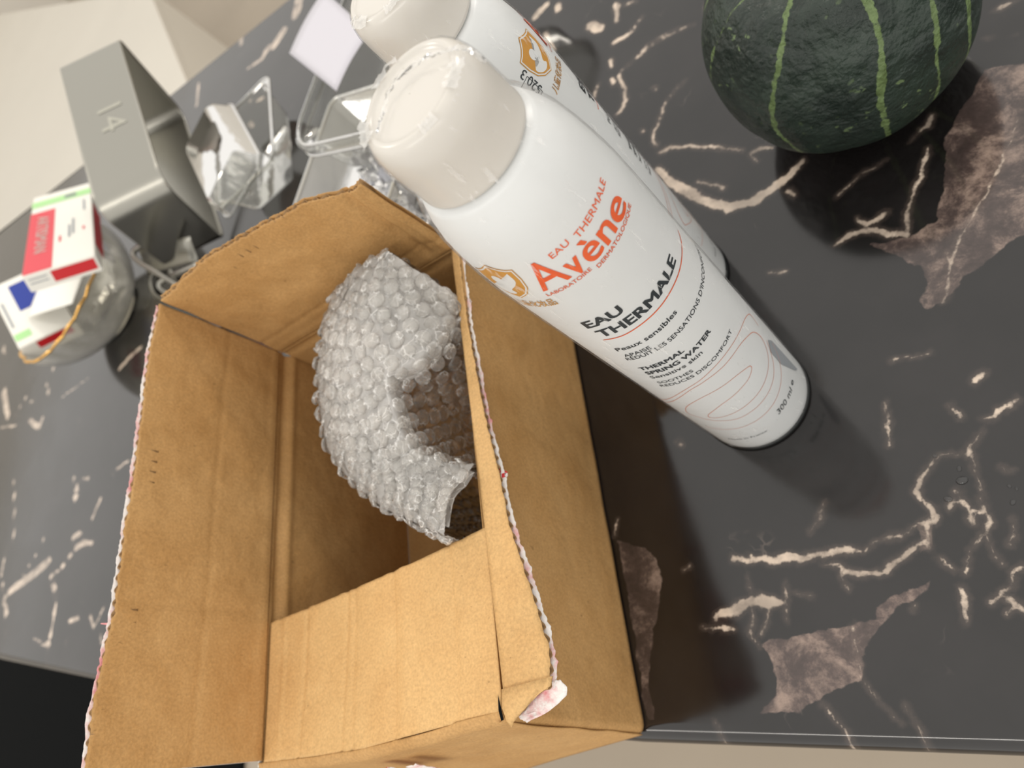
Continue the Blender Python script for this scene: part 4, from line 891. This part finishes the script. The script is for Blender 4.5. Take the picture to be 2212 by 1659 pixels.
# ---------------------------------------------------------------- kabocha squash
def pumpkin_mat():
    mt, nt, out = new_mat('squash_skin')
    p = N(nt, 'ShaderNodeBsdfPrincipled', Roughness=.42); L(nt, p.outputs[0], out.inputs[0]); p.inputs['Specular IOR Level'].default_value = .45
    tc = N(nt, 'ShaderNodeTexCoord')
    def noi(sc, d=5, r=.6):
        n = N(nt, 'ShaderNodeTexNoise', Scale=sc, Detail=float(d), Roughness=r); L(nt, tc.outputs['Object'], n.inputs['Vector']); return n.outputs[0]
    def ramp(v, a, b, c=0., d=1.):
        n = N(nt, 'ShaderNodeMapRange', interpolation_type='SMOOTHSTEP'); L(nt, v, n.inputs[0])
        for k, x in zip(('From Min', 'From Max', 'To Min', 'To Max'), (a, b, c, d)): n.inputs[k].default_value = x
        return n.outputs[0]
    def mix(f, a, b):
        n = N(nt, 'ShaderNodeMix', data_type='RGBA'); L(nt, f, n.inputs[0])
        for i, v in ((6, a), (7, b)):
            if isinstance(v, tuple): n.inputs[i].default_value = v
            else: L(nt, v, n.inputs[i])
        return n.outputs[2]
    base = mix(ramp(noi(50, 6), .35, .7), lin((24, 36, 30)), lin((46, 58, 50)))
    base = mix(ramp(noi(12, 3), .4, .7), base, lin((22, 42, 30)))
    sp = N(nt, 'ShaderNodeTexVoronoi', Scale=150.0); 
    wv = N(nt, 'ShaderNodeTexNoise', Scale=140.0, Detail=3.0); L(nt, tc.outputs['Object'], wv.inputs['Vector'])
    vm = N(nt, 'ShaderNodeVectorMath', operation='MULTIPLY_ADD'); L(nt, wv.outputs[1], vm.inputs[0]); vm.inputs[1].default_value = (.012,) * 3; L(nt, tc.outputs['Object'], vm.inputs[2]); L(nt, vm.outputs[0], sp.inputs['Vector'])
    mu = N(nt, 'ShaderNodeMath', operation='MULTIPLY'); L(nt, ramp(sp.outputs['Distance'], .10, .22, 1, 0), mu.inputs[0]); L(nt, ramp(noi(30, 4), .44, .62), mu.inputs[1])
    base = mix(mu.outputs[0], base, lin((98, 116, 78)))
    at_ = N(nt, 'ShaderNodeAttribute', attribute_name='stripe')
    ad = N(nt, 'ShaderNodeMath', operation='MULTIPLY_ADD'); L(nt, noi(190, 4, .65), ad.inputs[0]); ad.inputs[1].default_value = .0040; L(nt, at_.outputs['Fac'], ad.inputs[2])
    stripe = ramp(ad.outputs[0], .0016, .0022)
    base = mix(stripe, base, mix(ramp(noi(240), .35, .65), lin((84, 102, 60)), lin((106, 126, 80))))
    L(nt, base, p.inputs['Base Color'])
    L(nt, ramp(noi(150), .3, .7, .34, .52), p.inputs['Roughness'])
    b = N(nt, 'ShaderNodeBump', Strength=.8, Distance=.0028); L(nt, noi(150, 5, .6), b.inputs['Height'])
    b2 = N(nt, 'ShaderNodeBump', Strength=.8, Distance=.009); L(nt, noi(42, 4, .6), b2.inputs['Height']); L(nt, b.outputs[0], b2.inputs['Normal']); L(nt, b2.outputs[0], p.inputs['Normal'])
    return mt
PD_ = .281; PR = .0575; PH = PR * .96
pc = Vector((math.sin(R_(4.1)) * PD_, math.cos(R_(4.1)) * PD_, 0))
sq = empty('kabocha_squash', pc)
TCP = math.atan2(-pc.y, -pc.x)
# pale stripes: (azimuth from the camera direction, half width m at equator)
STR = [(-82, .0006, .2), (-39, .0009, .6), (5, .0013, .1), (30, .0011, .5), (49, .0013, .3), (100, .0015, .3), (140, .0015, .4), (180, .0015, .1), (220, .0015, .8), (248, .0012, .5)]
vs = []; fs = []; att = []; nu, nv = 220, 120
for i in range(nu):
    a = 2 * math.pi * i / nu
    for j in range(nv + 1):
        ph = -math.pi / 2 + math.pi * j / nv
        cz = math.sin(ph); cr = math.cos(ph)
        rr = PR * (abs(cr) ** .82)
        rib = 1 - .020 * (abs(math.sin(a * 4.5 + .5)) ** .5 < .35) * 0 - .022 * (1 - abs(math.sin((a - TCP) * 4 + 1.0)) ** .6)
        z = PH * (1 + math.copysign(abs(cz) ** .92, cz)) 
        if cz > .80: z -= .010 * ((cz - .80) / .20) ** 1.3
        if cz < -.86: z += .004 * ((-cz - .86) / .14)
        r_ = rr * rib * (1 + .012 * nz(math.cos(a) * 1.6, math.sin(a) * 1.6, cz * 1.5))
        vs.append((r_ * math.cos(a), r_ * math.sin(a), max(0, z)))
        best = -.01
        for (az, hw, se) in STR:
            d = (a - TCP - R_(az + 17 * max(0, cz)) + .05 * nz(ph * 1.6, se * 20) + math.pi) % (2 * math.pi) - math.pi
            wd = hw * (.55 + .75 * (.5 + nz(ph * 3.2, se * 9))) * (1.0 if cz < .75 else .8)
            best = max(best, wd - abs(d) * rr)
        att.append(best)
for i in range(nu):
    k = (i + 1) % nu
    for j in range(nv): fs.append((i * (nv + 1) + j, k * (nv + 1) + j, k * (nv + 1) + j + 1, i * (nv + 1) + j + 1))
bo = pydata('squash_body', vs, fs, pumpkin_mat(), sq)
A_ = bo.data.attributes.new('stripe', 'FLOAT', 'POINT'); A_.data.foreach_set('value', np.array(att, dtype=np.float32))
tube('stem', [(0, 0, PH * 2 - .014), (.001, 0, PH * 2 - .004), (.003, .001, PH * 2 + .006), (.006, .002, PH * 2 + .011)], [.010, .0075, .0065, .008], simple('corky_stem', (150, 132, 96), .8, bump=(120, .8, .003)), sq, seg=12)
tag(sq, 'round dark green kabocha squash with pale stripes on the marble worktop', 'squash')

# ---------------------------------------------------------------- steel baking ring standing on its side
pan = empty('baking_ring', (-.4994, .4967, 0)); PO = Vector(pan.location)
F0 = Vector((-.4994, .4967, .0990)) - PO
e_l = Vector((-.1832, .9529, .2416)).normalized(); e_a = Vector((-.8766, -.2696, .3987)).normalized(); e_w = Vector((-.4450, .1388, -.8847)).normalized()
LEN, WD, HH = .1914, .0639, .1086
def corners(spec, n=8):
    pts = []
    for cx, cy, r, a0 in spec:
        for k in range(n + 1):
            a = R_(a0 + 90 * k / n); pts.append((cx + r * math.cos(a), cy + r * math.sin(a)))
    return pts
path = corners([(LEN - .006, HH - .006, .006, 0), (.022, HH - .022, .022, 90), (.016, .016, .016, 180), (LEN - .014, .014, .014, 270)])
def ring_pt(s, t, off=0.0):
    k = int(s * len(path)) % len(path); x, y = path[k]
    return F0 + e_l * x + e_w * (HH - y) + e_a * (t * WD)
vs = []; fs = []; n = len(path)
for k in range(n):
    for t in (0, .02, .04, .3, .6, .96, .98, 1):
        p = ring_pt((k + .01) / n, t)
        vs.append(p)
for k in range(n):
    q = (k + 1) % n
    for j in range(7): fs.append((k * 8 + j, q * 8 + j, q * 8 + j + 1, k * 8 + j + 1))
band = pydata('steel_band', vs, fs, M['steel'], pan)
sm = band.modifiers.new('thickness', 'SOLIDIFY'); sm.thickness = .0012; sm.offset = -1
for t, nm in ((0, 'rolled_rim'), (1, 'rolled_rim')):
    tube(nm, [ring_pt((k + .01) / n, t) for k in range(n)], .0014, M['steel'], pan, closed=True, seg=8)
me = text_mesh('14'); xs = [v.co.x for v in me.vertices]; ys = [v.co.y for v in me.vertices]
cxm = (min(xs) + max(xs)) / 2; cym = (min(ys) + max(ys)) / 2
for v in me.vertices:
    x = (v.co.x - cxm) * .036; y = (v.co.y - cym) * .036
    p = F0 - e_l * x * 1.1 + e_l * (LEN * .50) + e_a * (WD * .42) - e_a * y - e_w * .0016; v.co = p
me.materials.clear(); link_mesh('etched_number', me, M['steel_dark'], pan, smooth=False)
tag(pan, 'stainless steel rounded rectangular baking ring marked 14, propped up on one edge', 'baking ring')

# folded steel clip beside it
clip = empty('steel_stand', at(395, 640, 0)); KO = Vector(clip.location)
pa = [at(372, 508, .050), at(335, 520, .050), at(300, 534, .050), at(288, 548, .050), at(300, 566, .050), at(350, 595, .050), at(425, 640, .046), at(470, 670, .02)]
tube('bent_bar', [p - KO for p in smooth_path(pa, 40)], .0030, M['steel'], clip, seg=10)
pa = [at(430, 570, .045), at(390, 588, .044), at(352, 606, .042), at(345, 618, .040), at(360, 632, .036), at(420, 668, .03), at(440, 690, .01)]
tube('bent_bar', [p - KO for p in smooth_path(pa, 40)], .0028, M['steel'], clip, seg=10)
grid_mesh('backing_plate', lambda u, v: at(300 + 110 * u + 20 * v, 540 - 30 * u + 55 * v, .046 - .02 * v) - KO, 6, 6, M['steel'], clip, thick=.001)
tube('foot_ring', [at(352 + 26 * math.cos(a), 612 + 34 * math.sin(a), .004) - KO for a in [i * math.pi / 10 for i in range(20)]], .0025, M['steel'], clip, seg=8, closed=True)
tag(clip, 'bent steel bar stand just behind the cardboard box corner', 'stand')

# ---------------------------------------------------------------- glass bowl with gilt scalloped rim
bowl = empty('glass_bowl', (-.7700, .5330, 0)); 
def bprof(t): return .036 + (.088 - .036) * math.sin(t * math.pi / 2) ** .9
def bowlfn(inner):
    def f(u, v):
        a = 2 * math.pi * u; sc = 1 + .028 * abs(math.sin(a * 11)) * v * v
        r = bprof(v) * sc - inner; z = .004 + .062 * v ** 1.4 + .002 * abs(math.sin(a * 11)) * (v > .98) + inner * .6
        return Vector((r * math.cos(a), r * math.sin(a), z))
    return f
grid_mesh('bowl_wall', bowlfn(0), 220, 18, M['glass'], bowl, closed_u=True)
grid_mesh('bowl_inside', bowlfn(.003), 220, 18, M['glass'], bowl, closed_u=True)
lathe('bowl_foot', [(.001, .001), (.036, .0005), (.038, .002), (.036, .005)], M['glass'], bowl, 60)
tube('gilt_rim', [bowlfn(.0015)(i / 220, 1.0) for i in range(220)], .0017, M['gilt'], bowl, closed=True, seg=8)
tag(bowl, 'clear glass bowl with scalloped gilt rim holding two medicine cartons', 'bowl')

def carton(name, O, ex, ey, W, H, T, faces, label):
    """flat carton: O = corner of its upper face, ex along width, ey along height (towards the camera), thickness below"""
    c = empty(name, O); ez = ex.cross(ey).normalized()       # ez points down into the carton
    rot = Matrix((ex, ey, ez)).transposed().to_4x4(); rot.translation = O
    c.matrix_world = rot
    bm = bmesh.new(); bmesh.ops.create_cube(bm, size=1)
    for v in bm.verts: v.co = Vector(((v.co.x + .5) * W, (v.co.y + .5) * H, (v.co.z + .5) * T))
    bmesh.ops.bevel(bm, geom=bm.edges[:], offset=.0008, segments=2, affect='EDGES')
    bmesh.ops.recalc_face_normals(bm, faces=bm.faces)
    me = bpy.data.meshes.new('carton_body'); bm.to_mesh(me); bm.free(); link_mesh('carton_body', me, M['paper'], c, smooth=False)
    for nm, side, x0, x1, y0, y1, mt in faces:
        if side == 'top': q = [(x0, y0, -.0003), (x1, y0, -.0003), (x1, y1, -.0003), (x0, y1, -.0003)]
        elif side == 'end': q = [(x0, H + .0003, y0), (x1, H + .0003, y0), (x1, H + .0003, y1), (x0, H + .0003, y1)]
        else: q = [(W + .0003, x0, y0), (W + .0003, x1, y0), (W + .0003, x1, y1), (W + .0003, x0, y1)]
        pydata(nm, [Vector(p) for p in q], [(0, 1, 2, 3)], M[mt], c, smooth=False)
    return tag(c, label, 'carton', 'medicine cartons in the glass bowl')
def carton_text(c, body, x, y, size, mat, stretch=1.0):
    me = text_mesh(body, .01)
    for v in me.vertices:      # reads towards the far end
        a, b = v.co.x * size * stretch, v.co.y * size
        v.co = Vector((x + b, y + a, -.0006))
    me.materials.clear(); link_mesh('lettering', me, M[mat], c, smooth=False)
def frame3(A, B, Cc):
    """orthonormal frame: A corner, B along x, C along y"""
    ex = (B - A); W = ex.length; ex.normalize(); ey = (Cc - A); H = ey.length; ey = (ey - ex * ey.dot(ex)).normalized()
    return ex, ey, W, H
A = Vector((-.7975, .6635, .1068)); ex = Vector((.6905, .3694, -.6219)).normalized(); ey = Vector((.555, -.8219, .128)); ey = (ey - ex * ey.dot(ex)).normalized(); W, H = .0651, .2600
c1 = carton('medicine_carton', A, ex, ey, W, H, .0167,
    [('red_panel', 'top', 0, W * .40, H * .26, H * .99, 'rose'), ('green_band', 'top', 0, W, H * .09, H * .18, 'green'), ('blue_dot', 'top', W * .55, W * .75, H * .10, H * .15, 'greyink'),
     ('red_band', 'end', W * .36, W * .96, .002, .013, 'red'), ('red_side', 'side', H * .30, H * .85, .002, .020, 'red'), ('small_print', 'end', W * .05, W * .3, .004, .005, 'greyink'), ('small_print', 'end', W * .05, W * .3, .008, .009, 'greyink')],
    'white medicine carton with pink-red title panel and mint band, lying on top')
carton_text(c1, 'ARTISMAN', W * .13, H * .34, .0165, 'paper', 1.5)
for (x, y, ln, mt) in ((.62, .55, .040, 'greyink'), (.68, .48, .05, 'greyink'), (.48, .66, .018, 'rose'), (.86, .25, .04, 'greyink'), (.84, .62, .01, 'rose')):
    q = [(W * x, H * y, -.0004), (W * x + .0022, H * y, -.0004), (W * x + .0022, H * y + ln, -.0004), (W * x, H * y + ln, -.0004)]
    pydata('small_print', [Vector(p) for p in q], [(0, 1, 2, 3)], M[mt], c1, smooth=False)
A = Vector((-.8807, .5732, .1046)); ex = Vector((.6524, .5199, -.5514)).normalized(); ey = Vector((.453, -.8508, -.2663)); ey = (ey - ex * ey.dot(ex)).normalized(); W, H = .0642, .1123
c2 = carton('medicine_carton', A, ex, ey, W, H, .0240,
    [('blue_panel', 'top', W * .30, W * .97, H * .10, H * .52, 'blue'), ('green_band', 'top', W * .02, W * .30, H * .80, H * .90, 'green'),
     ('red_band', 'end', W * .28, W * .90, .002, .013, 'red'), ('small_print', 'top', W * .06, W * .10, H * .30, H * .7, 'greyink')],
    'white medicine carton with a blue panel, lying underneath the other')
lf = grid_mesh('folded_leaflet', lambda u, v: at(88 + 98 * u - 30 * v, 606 - 30 * u + 80 * v, .0745 + .006 * math.sin(u * 3.1) * (1 - v)) , 14, 8, M['paper'], None, thick=.0003)
tag(lf, 'white folded leaflet lying across the lower medicine carton', 'leaflet')

# ---------------------------------------------------------------- clear food containers behind the box
def rrect(hx, hy, r, n=8):
    pts = []
    for cx, cy, a0 in ((hx - r, hy - r, 0), (-hx + r, hy - r, 90), (-hx + r, -hy + r, 180), (hx - r, -hy + r, 270)):
        for k in range(n + 1):
            a = R_(a0 + 90 * k / n); pts.append((cx + r * math.cos(a), cy + r * math.sin(a)))
    return pts
def tub(name, loc, rz, hx, hy, r, rings, mat, rim_r, label, floor=True, ribs=0, rim_z=None, tilt=(0, 0)):
    """rings: (inset, z) from bottom to rim"""
    c = empty(name, loc, rz); c.rotation_euler = (tilt[0], tilt[1], rz)
    vs = []; fs = []; n = None
    for (ins, z) in rings:
        pts = rrect(hx - ins, hy - ins, max(.004, r - ins * .5)); n = len(pts)
        for i, (x, y) in enumerate(pts):
            s = 1 + (ribs * math.sin(i * 2.4) if ribs else 0); vs.append((x * s, y * s, z))
    for j in range(len(rings) - 1):
        for i in range(n):
            k = (i + 1) % n; fs.append((j * n + i, j * n + k, (j + 1) * n + k, (j + 1) * n + i))
    if floor: fs.append(tuple(range(n))[::-1])
    pydata('tub_wall', vs, fs, mat, c)
    ins, z = rings[-1]
    tube('rim', [(x, y, z) for x, y in rrect(hx - ins, hy - ins, r)], rim_r, mat, c, closed=True, seg=8)
    return tag(c, label, 'container', 'clear plastic food containers behind the box')
# the big round-cornered tub with a label lying over it
pA, pB, pC = at(596, 262, .080), at(690, -10, .080), at(830, 300, .080)
cor = at(615, 318, .080)
dl = (at(600, 210, .080) - at(598, 290, .080)); d1 = (at(690, 0, .08) - at(600, 225, .08)).normalized()
d2 = (at(820, 290, .08) - at(665, 325, .08)).normalized()
rz = math.atan2(d2.y, d2.x)
hx, hy = .075, .095
cen = at(628, 322, .080) + Vector((math.cos(rz), math.sin(rz), 0)) * (hx - .004) + Vector((-math.sin(rz), math.cos(rz), 0)) * (hy - .004)
t1 = tub('food_tub', (cen.x, cen.y, .034), rz, hx, hy, .030, [(.014, .0), (.010, .004), (.006, .030), (.005, .036), (.0, .037), (.0, .0455), (.003, .0465)], M['clear'], .0012, 'clear round-cornered food tub under a white label sheet, behind the cans')
tube('rim_band', [(x, y, .037) for x, y in rrect(hx, hy, .030)], .0012, M['clear'], t1, closed=True, seg=8)
grid_mesh('base_panel', lambda u, v: Vector(((u - .5) * hx * 1.2, (v - .5) * hy * 1.2, .006)), 4, 4, M['clear'], t1, thick=.001)
ls = grid_mesh('label_sheet', lambda u, v: at(625, 115, .0835).lerp(at(727, 197, .0835), u).lerp(at(700, -20, .0835).lerp(at(800, 70, .0835), u), v) + Vector((0, 0, .002 * math.sin(v * 3))), 8, 8, M['lilac'], None, thick=.0003)
tag(ls, 'blank white label sheet lying on the clear round-cornered tub', 'label sheet')
d3 = (at(740, 440, .03) - at(640, 455, .03)).normalized(); rz2 = math.atan2(d3.y, d3.x)
cen2 = at(636, 455, .032) + Vector((math.cos(rz2), math.sin(rz2), 0)) * .062 + Vector((-math.sin(rz2), math.cos(rz2), 0)) * .052
t2 = tub('food_tub', (cen2.x, cen2.y, .0008), rz2, .064, .060, .010, [(.010, .0), (.006, .004), (.002, .028), (.0, .030), (.0, .0315)], M['milky'], .0014, 'milky low food tub with straight sides, underneath the clear tub')
# crushed clamshell
d4 = (at(530, 420, .04) - at(526, 262, .04)).normalized(); rz3 = math.atan2(d4.y, d4.x) + math.pi / 2
cen3 = at(560, 330, .02)
t3 = tub('clamshell_tray', (cen3.x, cen3.y, .0008), rz3, .040, .062, .012, [(.014, .0), (.010, .006), (.004, .030), (.002, .036), (-.004, .038)], M['clear'], .0016, 'crushed clear clamshell tray between the baking ring and the tubs', ribs=.005)
t4 = tub('shallow_tray', (cen3.x - .012, cen3.y - .020, .045), rz3 + .25, .036, .056, .012, [(.010, .022), (.006, .018), (.002, .004), (.0, .0)], M['clear'], .0014, 'clear ribbed shallow tray lying askew on top of the clamshell tray', ribs=.006, floor=True, tilt=(.12, -.15))
# crinkled plastic bag between tubs and cans
bg_o = empty('plastic_bag', at(880, 400, 0)); GO = Vector(bg_o.location)
def bagfn(u, v):
    p = at(800 + 190 * u, 310 + 180 * v, .0)
    h = .034 * math.sin(math.pi * u) ** .6 * math.sin(math.pi * v) ** .6
    return p - GO + Vector((.006 * nz(u * 9, v * 9, 1), .006 * nz(u * 9, v * 9, 5), .002 + h * (1 + .7 * nz(u * 7, v * 7, 3) + .35 * nz(u * 19, v * 19, 8))))
grid_mesh('bag_film', bagfn, 90, 80, M['bag'], bg_o)
tag(bg_o, 'crinkled clear plastic bag lying behind the front spray can', 'bag')

# water drops on the worktop
drop = None
for k, (px, py, s) in enumerate([(2078, 1038, .0022), (2072, 1012, .0012), (2048, 1078, .0016), (2188, 1085, .0012), (2180, 1050, .0008), (2068, 898, .0008), (2196, 1056, .0007), (2020, 985, .0009)]):
    if drop is None:
        vs = [(0, 0, .28)]; fs = []
        for j in range(1, 5):
            r = math.sin(j / 4 * math.pi / 2); z = .28 * math.cos(j / 4 * math.pi / 2)
            for i in range(14): vs.append((r * math.cos(i * math.pi / 7), r * math.sin(i * math.pi / 7) * .75, z))
        for i in range(14): fs.append((0, 1 + i, 1 + (i + 1) % 14))
        for j in range(3):
            for i in range(14): fs.append((1 + j * 14 + i, 1 + (j + 1) * 14 + i, 1 + (j + 1) * 14 + (i + 1) % 14, 1 + j * 14 + (i + 1) % 14))
        o = pydata('water_drop', vs, fs, clear('water', (250, 250, 250), 0.0, .02, edge=0.0, ior=1.5)); drop = o
    else:
        o = drop.copy(); COL.objects.link(o)
    o.location = at(px, py, 0) + Vector((0, 0, .00015)); o.scale = (s, s, s); o.rotation_euler = (0, 0, k * 1.3)
    tag(o, 'clear water drop, ' + ('largest one, inside the looped cream vein', 'thin one just above the largest drop in the vein loop', 'second largest, beside a forked cream vein below the loop', 'lowest one close to the right edge', 'tiny, right of the forked cream vein', 'tiny, alone above the looped cream vein', 'tiny, highest of those at the right edge', 'tiny, alone left of the looped cream vein')[k], 'water drop', 'water drops on the marble')
